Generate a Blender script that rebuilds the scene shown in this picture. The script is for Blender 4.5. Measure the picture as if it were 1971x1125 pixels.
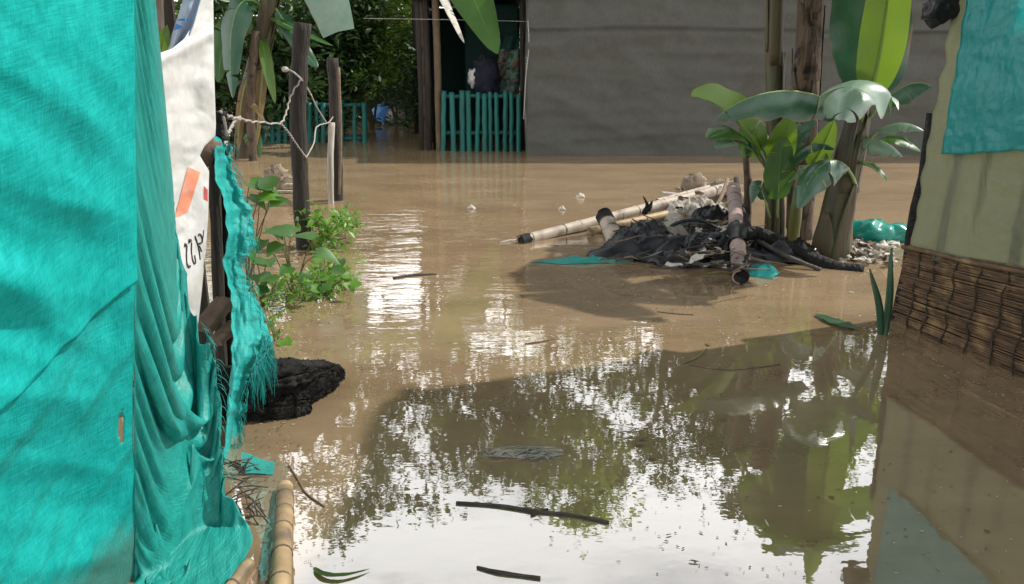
import bpy, math, random
import numpy as np
from mathutils import Vector, noise
for o in list(bpy.data.objects): bpy.data.objects.remove(o)
SC = bpy.context.scene
COL = SC.collection
# ------------------------------------------------------------------ camera, sky, sun, exposure
FPX, CAMH, PITCH = 1500.0, 1.6, math.atan(454.5/1500.0)
cam = bpy.data.objects.new('camera', bpy.data.cameras.new('camera')); COL.objects.link(cam)
cam.location = (0, 0, CAMH); cam.rotation_euler = (math.pi/2-PITCH, 0, 0)
cam.data.sensor_width = 36; cam.data.lens = FPX/1971*36; cam.data.clip_end = 900; cam.data.clip_start = .05
SC.camera = cam
SUN = Vector((.85, .30, 1.0)).normalized()
W = bpy.data.worlds.new('World'); SC.world = W; W.use_nodes = True
nt = W.node_tree; nt.nodes.clear()
def wn(t, **k):
    n = nt.nodes.new(t)
    for a, b in k.items(): setattr(n, a, b)
    return n
sky = wn('ShaderNodeTexSky', sky_type='NISHITA', sun_disc=False, sun_elevation=math.asin(SUN.z), sun_rotation=math.atan2(SUN.x, SUN.y), air_density=1.2, dust_density=2.5)
tc = wn('ShaderNodeTexCoord'); mp = wn('ShaderNodeMapping'); mp.inputs['Scale'].default_value = (1, 1, 2.2)
nz = wn('ShaderNodeTexNoise'); nz.inputs['Scale'].default_value = 2.2; nz.inputs['Detail'].default_value = 7; nz.inputs['Roughness'].default_value = .6
cr = wn('ShaderNodeMapRange'); cr.inputs[1].default_value = .36; cr.inputs[2].default_value = .56; cr.inputs[3].default_value = .55; cr.inputs[4].default_value = 1
sx = wn('ShaderNodeSeparateXYZ'); gr = wn('ShaderNodeMapRange')
gr.inputs[1].default_value = .45; gr.inputs[2].default_value = .95; gr.inputs[3].default_value = 29; gr.inputs[4].default_value = 1.2
cmb = wn('ShaderNodeCombineColor'); mix = wn('ShaderNodeMix', data_type='RGBA'); bg = wn('ShaderNodeBackground'); wo = wn('ShaderNodeOutputWorld')
L = nt.links.new
L(tc.outputs['Generated'], mp.inputs[0]); L(mp.outputs[0], nz.inputs['Vector']); L(nz.outputs['Fac'], cr.inputs[0])
L(tc.outputs['Generated'], sx.inputs[0]); L(sx.outputs['Z'], gr.inputs[0])
for i in range(3): L(gr.outputs[0], cmb.inputs[i])
L(cr.outputs[0], mix.inputs['Factor']); L(sky.outputs[0], mix.inputs['A']); L(cmb.outputs[0], mix.inputs['B'])
bg.inputs['Strength'].default_value = .1
L(mix.outputs['Result'], bg.inputs['Color']); L(bg.outputs[0], wo.inputs['Surface'])
sl = bpy.data.lights.new('sun', 'SUN'); sl.energy = 5.0; sl.angle = math.radians(.9); sl.color = (1, .95, .87)
so = bpy.data.objects.new('sun', sl); COL.objects.link(so); so.location = (12, 6, 16); so.rotation_euler = SUN.to_track_quat('Z', 'Y').to_euler()
SC.view_settings.view_transform = 'Standard'; SC.view_settings.look = 'None'; SC.view_settings.exposure = 0.0; SC.view_settings.gamma = 1
SC.render.engine = 'CYCLES'
SC.cycles.max_bounces = 8; SC.cycles.transparent_max_bounces = 8

# ------------------------------------------------------------------ helpers
cp, sp = math.cos(PITCH), math.sin(PITCH)
def ray(u, v):
    a, b = (u-985.5)/FPX, (562.5-v)/FPX
    return Vector((a, cp+b*sp, -sp+b*cp))
def G(u, v, z=0.0):            # point at height z seen at a spot of the photograph
    d = ray(u, v); t = (z-CAMH)/d.z
    return Vector((d.x*t, d.y*t, z))
def D(u, v, y):                # point seen at a spot of the photograph, y metres ahead
    d = ray(u, v); t = y/d.y
    return Vector((d.x*t, y, CAMH+d.z*t))
def lerp(a, b, t): return a+(b-a)*t
def interp(tab, x):
    if x <= tab[0][0]: return tab[0][1]
    for (a, p), (b, q) in zip(tab, tab[1:]):
        if x <= b: return p+(q-p)*(x-a)/(b-a)
    return tab[-1][1]
def n3(p, s=1.0, o=0.0): return noise.noise(Vector((p[0]*s+o, p[1]*s+o*1.7, p[2]*s-o)))
def fbm(p, s, o=0, octv=4): return noise.fractal(Vector((p[0]*s+o, p[1]*s+o*1.3, p[2]*s-o)), 1.0, 2.0, octv)
def ridge(p, s, o=0): return max(0.0, 1-abs(2*n3(p, s, o)))
ORG = {}
def tag(o, label=None, cat=None, group=None, kind=None):
    if label: o['label'] = label
    if cat: o['category'] = cat
    if group: o['group'] = group
    if kind: o['kind'] = kind
    return o
def thing(name, label, cat, loc, group=None):
    o = bpy.data.objects.new(name, None); COL.objects.link(o); o.location = loc; o.empty_display_size = .1
    ORG[o] = Vector(loc); return tag(o, label, cat, group)
def obj(name, V, F, mat, parent=None, smooth=True, uv=None, kind=None, org=None):
    V = np.array([tuple(v) for v in V], dtype=float)
    if parent is not None: og = ORG[parent]
    else: og = Vector(org) if org is not None else Vector((V[:, 0].mean(), V[:, 1].mean(), V[:, 2].min()))
    me = bpy.data.meshes.new(name); me.from_pydata((V-np.array(og)).tolist(), [], [tuple(f) for f in F])
    if uv is not None:
        ul = me.uv_layers.new(name='UVMap'); li = np.zeros(len(me.loops), dtype=np.int32); me.loops.foreach_get('vertex_index', li)
        ul.data.foreach_set('uv', np.array(uv, dtype=np.float32)[li].ravel())
    if smooth: me.polygons.foreach_set('use_smooth', [True]*len(me.polygons))
    if mat: me.materials.append(mat)
    o = bpy.data.objects.new(name, me); COL.objects.link(o)
    if parent is not None: o.parent = parent
    else: o.location = og
    ORG[o] = og
    if kind: o['kind'] = kind
    return o
def solid(o, t, off=0):
    m = o.modifiers.new('thickness', 'SOLIDIFY'); m.thickness = t; m.offset = off; return o
class MB:
    def __init__(s): s.V, s.F, s.U = [], [], []
    def add(s, V, F, U=None):
        k = len(s.V); s.V += [tuple(v) for v in V]; s.F += [tuple(i+k for i in f) for f in F]
        s.U += list(U) if U is not None else [(0, 0)]*len(V)
    def build(s, name, mat, parent=None, smooth=True, kind=None, org=None): return obj(name, s.V, s.F, mat, parent, smooth, s.U, kind, org)
def tube(P, R, seg=10, wob=0, ws=6, seed=0, cap=True):
    P = [Vector(p) for p in P]; n = len(P)
    if not hasattr(R, '__len__'): R = [R]*n
    V, F, U = [], [], []; t0 = (P[1]-P[0]).normalized()
    a = t0.orthogonal().normalized(); dist = 0
    for i in range(n):
        t = (P[min(i+1, n-1)]-P[max(i-1, 0)]).normalized()
        a = (a-t*a.dot(t)).normalized(); b = t.cross(a)
        if i: dist += (P[i]-P[i-1]).length
        for k in range(seg):
            g = 2*math.pi*k/seg; d = a*math.cos(g)+b*math.sin(g)
            r = R[i]
            if wob: r *= 1+wob*fbm(P[i]+d*R[i], ws, seed, 3)
            V.append(P[i]+d*r); U.append((k/seg, dist))
    for i in range(n-1):
        for k in range(seg): F.append((i*seg+k, i*seg+(k+1) % seg, (i+1)*seg+(k+1) % seg, (i+1)*seg+k))
    if cap: F.append(tuple(range(seg))[::-1]); F.append(tuple((n-1)*seg+k for k in range(seg)))
    return V, F, U
def spline(pts, n):
    pts = [Vector(p) for p in pts]; q = [pts[0]*2-pts[1]]+pts+[pts[-1]*2-pts[-2]]; out = []; m = len(pts)-1
    for i in range(n+1):
        x = i/n*m; k = min(int(x), m-1); t = x-k; a, b, c, d = q[k:k+4]
        out.append(.5*((2*b)+(c-a)*t+(2*a-5*b+4*c-d)*t*t+(3*b-a-3*c+d)*t**3))
    return out
def bez(P, t): a, b, c, d = P; s = 1-t; return a*s**3+b*3*s*s*t+c*3*s*t*t+d*t**3
def grid(nu, nv, fn):
    V, F, U = [], [], []
    for j in range(nv+1):
        for i in range(nu+1): V.append(fn(i/nu, j/nv)); U.append((i/nu, j/nv))
    for j in range(nv):
        for i in range(nu): k = j*(nu+1)+i; F.append((k, k+1, k+nu+2, k+nu+1))
    return V, F, U
def box(c, s, rot=None):
    V = [Vector((x*s[0]/2, y*s[1]/2, z*s[2]/2)) for x in (-1, 1) for y in (-1, 1) for z in (-1, 1)]
    if rot: V = [rot @ v for v in V]
    return [Vector(c)+v for v in V], [(0, 1, 3, 2), (4, 6, 7, 5), (0, 4, 5, 1), (2, 3, 7, 6), (0, 2, 6, 4), (1, 5, 7, 3)]
def drape(P, pin, slu=1.2, slv=1.08, steps=260, grav=.0006, bend=.25, seed=0, it=3):
    """hang a grid of points P[j,i,3] (pinned where pin) with more cloth than span, so that it gathers in folds"""
    rs = np.random.RandomState(seed); X = P.copy(); R0 = P.copy(); nrm = np.cross(P[1:, :-1]-P[:-1, :-1], P[:-1, 1:]-P[:-1, :-1]).mean((0, 1)); nrm /= np.linalg.norm(nrm)
    nj, ni = P.shape[:2]; w = np.where(pin, 0., 1.)
    wob = np.zeros((nj, ni))
    for k in range(9): wob += np.sin(np.linspace(0, rs.uniform(4, 22), ni)[None]+rs.uniform(0, 6)+np.linspace(0, rs.uniform(-4, 4), nj)[:, None])*.0035
    X = X+(wob*w)[..., None]*nrm; Y = X.copy(); cons = []
    def addc(dj, di, sl, k):
        a = (slice(0, nj-dj), slice(max(0, -di), ni-max(0, di))); b = (slice(dj, nj), slice(max(0, di), ni+min(0, di))); L0 = np.linalg.norm(R0[a]-R0[b], axis=-1)*sl
        cons.append((a, b, L0, k))
    addc(0, 1, slu, .5); addc(1, 0, slv, .5); addc(1, 1, math.sqrt((slu**2+slv**2)/2), .2); addc(1, -1, math.sqrt((slu**2+slv**2)/2), .2); addc(0, 3, slu*.97, bend*.3); addc(3, 0, slv*.97, bend*.3)
    for st in range(steps):
        V = (X-Y)*.94; Y = X.copy(); X = X+(V+np.array([0, 0, -grav]))*w[..., None]
        for q in range(it):
            for a, b, L0, k in cons:
                D_ = X[b]-X[a]; d = np.linalg.norm(D_, axis=-1)+1e-9; wa, wb = w[a], w[b]; tot = wa+wb; tot[tot == 0] = 1
                c = D_*(k*.62*(d-L0)/d/tot)[..., None]; X[a] += c*wa[..., None]; X[b] -= c*wb[..., None]
    return X
# ------------------------------------------------------------------ materials
def mat(name, c1, c2=None, rough=.6, scale=6, stretch=(1, 1, 1), bump=.2, bscale=None, bdist=.02, trans=0, tcol=None, spec=.5, detail=6, contrast=(.35, .65), c3=None, s3=1.5, f3=(.5, .7), coord='Object', sheen=0, fine=0, fscale=150):
    m = bpy.data.materials.new(name); m.use_nodes = True; t = m.node_tree; N = t.nodes; N.clear(); K = t.links.new
    out = N.new('ShaderNodeOutputMaterial'); p = N.new('ShaderNodeBsdfPrincipled'); tx = N.new('ShaderNodeTexCoord'); mpp = N.new('ShaderNodeMapping')
    K(tx.outputs[coord], mpp.inputs[0]); mpp.inputs['Scale'].default_value = stretch
    a = N.new('ShaderNodeTexNoise'); a.inputs['Scale'].default_value = scale; a.inputs['Detail'].default_value = detail; a.inputs['Roughness'].default_value = .65
    K(mpp.outputs[0], a.inputs['Vector'])
    r = N.new('ShaderNodeMapRange'); r.inputs[1].default_value, r.inputs[2].default_value = contrast; K(a.outputs['Fac'], r.inputs[0])
    mx = N.new('ShaderNodeMix'); mx.data_type = 'RGBA'; K(r.outputs[0], mx.inputs['Factor'])
    c2 = c2 or tuple(x*.6 for x in c1)
    mx.inputs['A'].default_value = (*c1, 1); mx.inputs['B'].default_value = (*c2, 1); colr = mx.outputs['Result']
    if c3:
        b3 = N.new('ShaderNodeTexNoise'); b3.inputs['Scale'].default_value = s3; b3.inputs['Detail'].default_value = 8; K(tx.outputs[coord], b3.inputs['Vector'])
        r3 = N.new('ShaderNodeMapRange'); r3.inputs[1].default_value, r3.inputs[2].default_value = f3; K(b3.outputs['Fac'], r3.inputs[0])
        m3 = N.new('ShaderNodeMix'); m3.data_type = 'RGBA'; K(r3.outputs[0], m3.inputs['Factor']); K(colr, m3.inputs['A']); m3.inputs['B'].default_value = (*c3, 1); colr = m3.outputs['Result']
    K(colr, p.inputs['Base Color']); p.inputs['Roughness'].default_value = rough; p.inputs['Specular IOR Level'].default_value = spec
    nrm = None
    if bump:
        bn = N.new('ShaderNodeTexNoise'); bn.inputs['Scale'].default_value = bscale or scale*3; bn.inputs['Detail'].default_value = 6; K(mpp.outputs[0], bn.inputs['Vector'])
        h = bn.outputs['Fac']
        if fine:
            f2 = N.new('ShaderNodeTexNoise'); f2.inputs['Scale'].default_value = fscale; f2.inputs['Detail'].default_value = 2; K(tx.outputs[coord], f2.inputs['Vector'])
            ad = N.new('ShaderNodeMath'); ad.operation = 'MULTIPLY_ADD'; K(f2.outputs['Fac'], ad.inputs[0]); ad.inputs[1].default_value = fine; K(h, ad.inputs[2]); h = ad.outputs[0]
        b = N.new('ShaderNodeBump'); b.inputs['Strength'].default_value = bump; b.inputs['Distance'].default_value = bdist; K(h, b.inputs['Height']); K(b.outputs[0], p.inputs['Normal']); nrm = b.outputs[0]
    if trans:
        tr = N.new('ShaderNodeBsdfTranslucent'); ms = N.new('ShaderNodeMixShader'); ms.inputs[0].default_value = trans
        if tcol: tr.inputs['Color'].default_value = (*tcol, 1)
        else: K(colr, tr.inputs['Color'])
        if nrm: K(nrm, tr.inputs['Normal'])
        K(p.outputs[0], ms.inputs[1]); K(tr.outputs[0], ms.inputs[2]); K(ms.outputs[0], out.inputs['Surface'])
    else: K(p.outputs[0], out.inputs['Surface'])
    return m
def woven(name, c1, c2, trans=.25, pitch=170, rough=.5, bump=.5, holes=0, tc2=None, dirt=None, spec=.4, tide=None, streak=None):
    """woven plastic net: crossed threads in UV metres, worn lighter threads, optional see-through gaps"""
    m = bpy.data.materials.new(name); m.use_nodes = True; t = m.node_tree; N = t.nodes; N.clear(); K = t.links.new
    out = N.new('ShaderNodeOutputMaterial'); p = N.new('ShaderNodeBsdfPrincipled'); tx = N.new('ShaderNodeTexCoord')
    def nse(sc, st, det=3, ro=.6):
        mpp = N.new('ShaderNodeMapping'); mpp.inputs['Scale'].default_value = st; K(tx.outputs['UV'], mpp.inputs[0])
        a = N.new('ShaderNodeTexNoise'); a.inputs['Scale'].default_value = sc; a.inputs['Detail'].default_value = det; a.inputs['Roughness'].default_value = ro
        K(mpp.outputs[0], a.inputs['Vector']); return a.outputs['Fac']
    def mth(op, a, b):
        x = N.new('ShaderNodeMath'); x.operation = op
        for i, q in enumerate((a, b)):
            if isinstance(q, (int, float)): x.inputs[i].default_value = q
            else: K(q, x.inputs[i])
        return x.outputs[0]
    th1 = nse(pitch, (1, .13, 1)); th2 = nse(pitch*.8, (.13, 1, 1)); big = nse(5, (1, 1, 1), 7, .7); med = nse(26, (1, .5, 1), 4)
    wv = mth('ADD', th1, th2); mixv = mth('ADD', mth('MULTIPLY', wv, .45), mth('MULTIPLY', mth('ADD', big, med), .6))
    r = N.new('ShaderNodeMapRange'); r.inputs[1].default_value = .78; r.inputs[2].default_value = 1.32; K(mixv, r.inputs[0])
    mx = N.new('ShaderNodeMix'); mx.data_type = 'RGBA'; K(r.outputs[0], mx.inputs['Factor']); mx.inputs['A'].default_value = (*c1, 1); mx.inputs['B'].default_value = (*c2, 1)
    c = mx.outputs['Result']
    if dirt:
        rd = N.new('ShaderNodeMapRange'); rd.inputs[1].default_value = .55; rd.inputs[2].default_value = .8; K(nse(2.3, (1, 1, 1), 8, .7), rd.inputs[0])
        md = N.new('ShaderNodeMix'); md.data_type = 'RGBA'; K(rd.outputs[0], md.inputs['Factor']); K(c, md.inputs['A']); md.inputs['B'].default_value = (*dirt, 1); c = md.outputs['Result']
    if streak:                                      # grime caught along slanting creases
        ang, k_, scol = streak; mp2 = N.new('ShaderNodeMapping'); mp2.inputs['Rotation'].default_value = (0, 0, ang); K(tx.outputs['UV'], mp2.inputs[0]); mp3 = N.new('ShaderNodeMapping'); mp3.inputs['Scale'].default_value = (.10, 1, 1); K(mp2.outputs[0], mp3.inputs[0])
        sn = N.new('ShaderNodeTexNoise'); sn.inputs['Scale'].default_value = 16; sn.inputs['Detail'].default_value = 6; sn.inputs['Roughness'].default_value = .65; K(mp3.outputs[0], sn.inputs['Vector'])
        sr_ = N.new('ShaderNodeMapRange'); sr_.inputs[1].default_value = .48; sr_.inputs[2].default_value = .72; sr_.inputs[4].default_value = k_; K(sn.outputs['Fac'], sr_.inputs[0])
        ms2 = N.new('ShaderNodeMix'); ms2.data_type = 'RGBA'; K(sr_.outputs[0], ms2.inputs['Factor']); K(c, ms2.inputs['A']); ms2.inputs['B'].default_value = (*scol, 1); c = ms2.outputs['Result']
    if tide:                                        # dried mud left by the flood: ragged upper edge
        h0, tcol_ = tide; sp_ = N.new('ShaderNodeSeparateXYZ'); K(tx.outputs['UV'], sp_.inputs[0]); lv = mth('SUBTRACT', sp_.outputs['Y'], mth('MULTIPLY', nse(1.7, (1, .3, 1), 8, .7), .5))
        rt_ = N.new('ShaderNodeMapRange'); rt_.inputs[1].default_value = h0-.25+.10; rt_.inputs[2].default_value = h0-.25; rt_.inputs[4].default_value = .75; K(lv, rt_.inputs[0])
        mt_ = N.new('ShaderNodeMix'); mt_.data_type = 'RGBA'; K(rt_.outputs[0], mt_.inputs['Factor']); K(c, mt_.inputs['A']); mt_.inputs['B'].default_value = (*tcol_, 1); c = mt_.outputs['Result']
    K(c, p.inputs['Base Color']); p.inputs['Roughness'].default_value = rough; p.inputs['Specular IOR Level'].default_value = spec
    hh = mth('ADD', mth('MULTIPLY', wv, .5), mth('MULTIPLY', med, 1.2))
    b = N.new('ShaderNodeBump'); b.inputs['Strength'].default_value = bump; b.inputs['Distance'].default_value = .012; K(hh, b.inputs['Height']); K(b.outputs[0], p.inputs['Normal'])
    sh = p.outputs[0]
    if trans:
        tr = N.new('ShaderNodeBsdfTranslucent'); ms = N.new('ShaderNodeMixShader'); ms.inputs[0].default_value = trans
        if tc2: tr.inputs['Color'].default_value = (*tc2, 1)
        else: K(c, tr.inputs['Color'])
        K(sh, ms.inputs[1]); K(tr.outputs[0], ms.inputs[2]); sh = ms.outputs[0]
    if holes:
        tp = N.new('ShaderNodeBsdfTransparent'); mh = N.new('ShaderNodeMixShader'); rh = N.new('ShaderNodeMapRange')
        rh.inputs[1].default_value = .78+holes*.2; rh.inputs[2].default_value = .70+holes*.2; K(wv, rh.inputs[0]); K(rh.outputs[0], mh.inputs[0]); K(sh, mh.inputs[1]); K(tp.outputs[0], mh.inputs[2]); sh = mh.outputs[0]
    K(sh, out.inputs['Surface']); return m
def leafmat(name, c1, c2, tcol, trans=.4, veins=55, rough=.36, spec=.5):
    m = bpy.data.materials.new(name); m.use_nodes = True; t = m.node_tree; N = t.nodes; N.clear(); K = t.links.new
    out = N.new('ShaderNodeOutputMaterial'); p = N.new('ShaderNodeBsdfPrincipled'); tx = N.new('ShaderNodeTexCoord'); mpp = N.new('ShaderNodeMapping')
    mpp.inputs['Scale'].default_value = (.25, 1, 1); K(tx.outputs['UV'], mpp.inputs[0])
    w = N.new('ShaderNodeTexNoise'); w.inputs['Scale'].default_value = veins; w.inputs['Detail'].default_value = 2; K(mpp.outputs[0], w.inputs['Vector'])
    n = N.new('ShaderNodeTexNoise'); n.inputs['Scale'].default_value = 5; n.inputs['Detail'].default_value = 6; K(tx.outputs['Object'], n.inputs['Vector'])
    ad = N.new('ShaderNodeMath'); ad.operation = 'MULTIPLY_ADD'; K(w.outputs['Fac'], ad.inputs[0]); ad.inputs[1].default_value = .5; K(n.outputs['Fac'], ad.inputs[2])
    r = N.new('ShaderNodeMapRange'); r.inputs[1].default_value = .5; r.inputs[2].default_value = 1.0; K(ad.outputs[0], r.inputs[0])
    mx = N.new('ShaderNodeMix'); mx.data_type = 'RGBA'; K(r.outputs[0], mx.inputs['Factor']); mx.inputs['A'].default_value = (*c1, 1); mx.inputs['B'].default_value = (*c2, 1)
    se = N.new('ShaderNodeSeparateXYZ'); K(tx.outputs['UV'], se.inputs[0]); ab = N.new('ShaderNodeMath'); ab.operation = 'ABSOLUTE'; K(se.outputs['X'], ab.inputs[0])
    e2 = N.new('ShaderNodeMath'); e2.operation = 'MULTIPLY_ADD'; K(n.outputs['Fac'], e2.inputs[0]); e2.inputs[1].default_value = .5; K(ab.outputs[0], e2.inputs[2])
    er = N.new('ShaderNodeMapRange'); er.inputs[1].default_value = 1.20; er.inputs[2].default_value = 1.30; K(e2.outputs[0], er.inputs[0])      # withered brown margin
    m2 = N.new('ShaderNodeMix'); m2.data_type = 'RGBA'; K(er.outputs[0], m2.inputs['Factor']); K(mx.outputs['Result'], m2.inputs['A']); m2.inputs['B'].default_value = (.16, .10, .045, 1)
    K(m2.outputs['Result'], p.inputs['Base Color']); p.inputs['Roughness'].default_value = rough; p.inputs['Specular IOR Level'].default_value = spec
    b = N.new('ShaderNodeBump'); b.inputs['Strength'].default_value = .16; b.inputs['Distance'].default_value = .01; K(w.outputs['Fac'], b.inputs['Height']); K(b.outputs[0], p.inputs['Normal'])
    tr = N.new('ShaderNodeBsdfTranslucent'); tr.inputs['Color'].default_value = (*tcol, 1); ms = N.new('ShaderNodeMixShader'); ms.inputs[0].default_value = trans
    K(p.outputs[0], ms.inputs[1]); K(tr.outputs[0], ms.inputs[2]); K(ms.outputs[0], out.inputs['Surface']); return m

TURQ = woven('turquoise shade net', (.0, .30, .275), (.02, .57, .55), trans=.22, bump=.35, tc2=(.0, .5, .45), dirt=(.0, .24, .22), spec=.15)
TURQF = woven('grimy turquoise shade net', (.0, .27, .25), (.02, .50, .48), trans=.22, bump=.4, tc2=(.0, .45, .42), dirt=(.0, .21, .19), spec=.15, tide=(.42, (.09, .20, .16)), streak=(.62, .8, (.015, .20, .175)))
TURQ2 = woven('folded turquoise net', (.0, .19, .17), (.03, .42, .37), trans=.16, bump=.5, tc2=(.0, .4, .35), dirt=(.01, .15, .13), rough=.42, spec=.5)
TURQ3 = woven('loose turquoise net', (.0, .3, .28), (.05, .55, .52), trans=.3, bump=.5, tc2=(.0, .5, .46))
WHITE = mat('grubby white sacking', (.74, .74, .74), (.62, .60, .57), rough=.55, scale=5, bump=.25, bscale=14, bdist=.02, trans=.15, c3=(.5, .44, .36), s3=3.2, f3=(.55, .8), fine=.05, fscale=300)
GREY = woven('grey brown tarpaulin', (.066, .067, .057), (.096, .096, .084), trans=.03, pitch=230, rough=.62, bump=.10, dirt=(.062, .058, .048), spec=.12)
OLIVE = woven('pale olive shade cloth', (.16, .17, .12), (.25, .255, .19), trans=.46, pitch=140, rough=.7, bump=.6, tc2=(.37, .38, .26), dirt=(.17, .165, .10))
TURQW = woven('turquoise plastic sheet', (.0, .25, .26), (.02, .36, .36), trans=.45, pitch=60, rough=.28, bump=.5, tc2=(.0, .52, .50), spec=.6)
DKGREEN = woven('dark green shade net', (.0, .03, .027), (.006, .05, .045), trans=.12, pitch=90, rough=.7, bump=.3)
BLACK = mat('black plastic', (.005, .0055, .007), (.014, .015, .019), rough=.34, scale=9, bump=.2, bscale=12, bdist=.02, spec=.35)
CHAR = mat('charred wood', (.004, .004, .004), (.022, .020, .019), rough=.6, scale=9, stretch=(1, 1, 1), bump=.9, bscale=34, bdist=.03, contrast=(.42, .72), spec=.22)
PALEBAG = mat('pale grey plastic', (.40, .38, .34), (.26, .23, .19), rough=.6, scale=10, bump=.4, bscale=25, trans=.15)
WHITEBAG = mat('dirty white plastic', (.58, .57, .53), (.38, .34, .28), rough=.65, scale=14, bump=.4, bscale=30, trans=.15)
GREENBAG = mat('shiny green plastic', (.0, .26, .2), (.0, .18, .14), rough=.25, scale=5, bump=.1, bscale=6, spec=.6, trans=.1)
BAMBOO = mat('weathered bamboo', (.42, .30, .16), (.27, .18, .095), rough=.55, scale=5, stretch=(1, 1, 1), bump=.25, bscale=50, bdist=.006, c3=(.14, .10, .065), s3=7, f3=(.50, .66))
BAMBOOP = mat('bleached grey bamboo', (.42, .36, .29), (.30, .245, .20), rough=.6, scale=6, bump=.2, bscale=50, bdist=.006, c3=(.17, .13, .10), s3=6, f3=(.50, .68))
BAMBOOK = mat('pinkish bamboo', (.34, .25, .22), (.25, .18, .17), rough=.5, scale=4, bump=.15, bscale=40, bdist=.005, c3=(.11, .09, .09), s3=5, f3=(.55, .75))
NODE = mat('dark bamboo ring', (.07, .05, .035), (.13, .09, .06), rough=.8, scale=20, bump=.2)
BAMBOOD = mat('brown bamboo post', (.13, .085, .04), (.08, .055, .03), rough=.6, scale=5, bump=.2, bscale=40, bdist=.006)
TPAINT = mat('faded turquoise paint', (.0, .125, .108), (.006, .08, .066), rough=.6, scale=7, stretch=(1, 1, .25), bump=.2, bscale=25, bdist=.008, c3=(.03, .06, .045), s3=6, f3=(.58, .75))
POST = mat('dark weathered post', (.012, .009, .008), (.036, .027, .021), rough=.85, scale=5, stretch=(4, 4, .5), bump=.8, bscale=14, bdist=.03, detail=9)
POSTL = mat('sun bleached split wood', (.42, .39, .34), (.22, .19, .15), rough=.8, scale=6, stretch=(4, 4, .4), bump=.7, bscale=14, bdist=.02)
WOODR = mat('reddish brown broken timber', (.11, .07, .05), (.19, .125, .09), rough=.8, scale=8, bump=.6, bscale=25)
STICK = mat('wet black stick', (.022, .018, .015), (.06, .048, .04), rough=.6, scale=20, bump=.5)
STICKB = mat('brown twig', (.12, .075, .045), (.2, .14, .09), rough=.8, scale=20, bump=.4)
REED = mat('brown reed', (.13, .07, .032), (.05, .027, .013), rough=.65, scale=11, stretch=(1, 1, 6), bump=.4, bscale=50, bdist=.01, c3=(.24, .15, .065), s3=9, f3=(.52, .70))
CORD = mat('dark binding cord', (.02, .015, .01), (.05, .035, .02), rough=.9, scale=30, bump=.4)
WIRE = mat('pale grey wire', (.42, .38, .35), (.25, .21, .19), rough=.6, scale=40, bump=.3)
BLEAF = leafmat('banana leaf', (.018, .070, .02), (.04, .115, .03), (.13, .29, .02), trans=.27)
BLEAFD = leafmat('dark blue green banana leaf', (.016, .062, .034), (.035, .10, .055), (.04, .13, .02), trans=.10, rough=.3)
BLEAFY = leafmat('young yellow green banana leaf', (.05, .13, .02), (.085, .17, .025), (.22, .34, .02), trans=.34)
BLEAFS = leafmat('waxy silver banana leaf', (.12, .20, .15), (.2, .28, .22), (.1, .25, .06), trans=.2, rough=.32, spec=.7)
DRYLEAF = leafmat('dry brown banana leaf', (.16, .10, .05), (.25, .17, .09), (.25, .16, .07), trans=.25, rough=.8, spec=.2)
RIB = mat('pale leaf midrib', (.14, .22, .06), (.2, .28, .09), rough=.5, scale=8, bump=.1, trans=.1)
PSTEM = mat('banana stem', (.052, .058, .018), (.028, .024, .011), rough=.5, scale=3, stretch=(5, 5, .5), bump=.4, bscale=10, bdist=.02, c3=(.06, .032, .016), s3=3, f3=(.45, .60))
PSTEMD = mat('dry brown banana stem', (.065, .042, .026), (.115, .08, .052), rough=.85, scale=4, stretch=(5, 5, .7), bump=.9, bscale=14, bdist=.03, c3=(.02, .013, .01), s3=9, f3=(.52, .64))
SHEATH = mat('peeling stem sheath', (.06, .065, .024), (.075, .045, .025), rough=.6, scale=3, stretch=(4, 4, .6), bump=.4, bscale=12, trans=.1)
WEED = leafmat('bright weed leaf', (.07, .19, .02), (.11, .25, .03), (.2, .42, .03), trans=.35, veins=14, rough=.42)
WEEDD = leafmat('green weed leaf', (.03, .10, .02), (.06, .15, .03), (.12, .3, .03), trans=.3, veins=14, rough=.4)
VSTEM = mat('weed stem', (.16, .17, .06), (.12, .09, .04), rough=.7, scale=20, bump=.2)
FOL1 = mat('dark bush foliage', (.020, .052, .016), (.04, .085, .022), rough=.45, scale=3, bump=0, trans=.2, tcol=(.10, .19, .03))
FOL2 = mat('sun brightened yellow green foliage', (.08, .16, .025), (.13, .21, .035), rough=.45, scale=3, bump=0, trans=.4, tcol=(.30, .46, .04))  # brighter yellow green puts sunlight on the back bushes into their colour
BARK = mat('tree bark', (.07, .05, .035), (.12, .09, .065), rough=.9, scale=4, stretch=(3, 3, .6), bump=.8, bscale=10)
SANSE = leafmat('upright sword leaf', (.012, .055, .028), (.03, .085, .04), (.04, .12, .03), trans=.08, veins=9, rough=.4)
BLUE = mat('blue plastic', (.08, .26, .70), (.12, .36, .78), rough=.4, scale=6, bump=.3)
INK = mat('black ink', (.02, .02, .022), (.05, .05, .05), rough=.8, scale=60, bump=0)
ORANGE = mat('faded orange print', (.72, .25, .15), (.72, .52, .46), rough=.6, scale=5, bump=.2, bscale=14, contrast=(.45, .75))
RED = mat('red print', (.55, .06, .06), (.5, .12, .1), rough=.6, scale=20, bump=.1)
BLUEINK = mat('blue print', (.02, .16, .5), (.05, .25, .6), rough=.5, scale=20, bump=.1)
CLOTHN = mat('navy cloth', (.008, .01, .022), (.02, .022, .04), rough=.9, scale=8, bump=.5)
FLORAL = mat('patterned cloth', (.10, .16, .13), (.02, .05, .045), rough=.9, scale=13, bump=.4, contrast=(.47, .53), c3=(.2, .06, .035), s3=11, f3=(.56, .6))
PALEBLUE = mat('pale blue roof sheet', (.5, .58, .58), (.42, .5, .52), rough=.4, scale=3, bump=.1, trans=.55, tcol=(.55, .68, .7))
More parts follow.
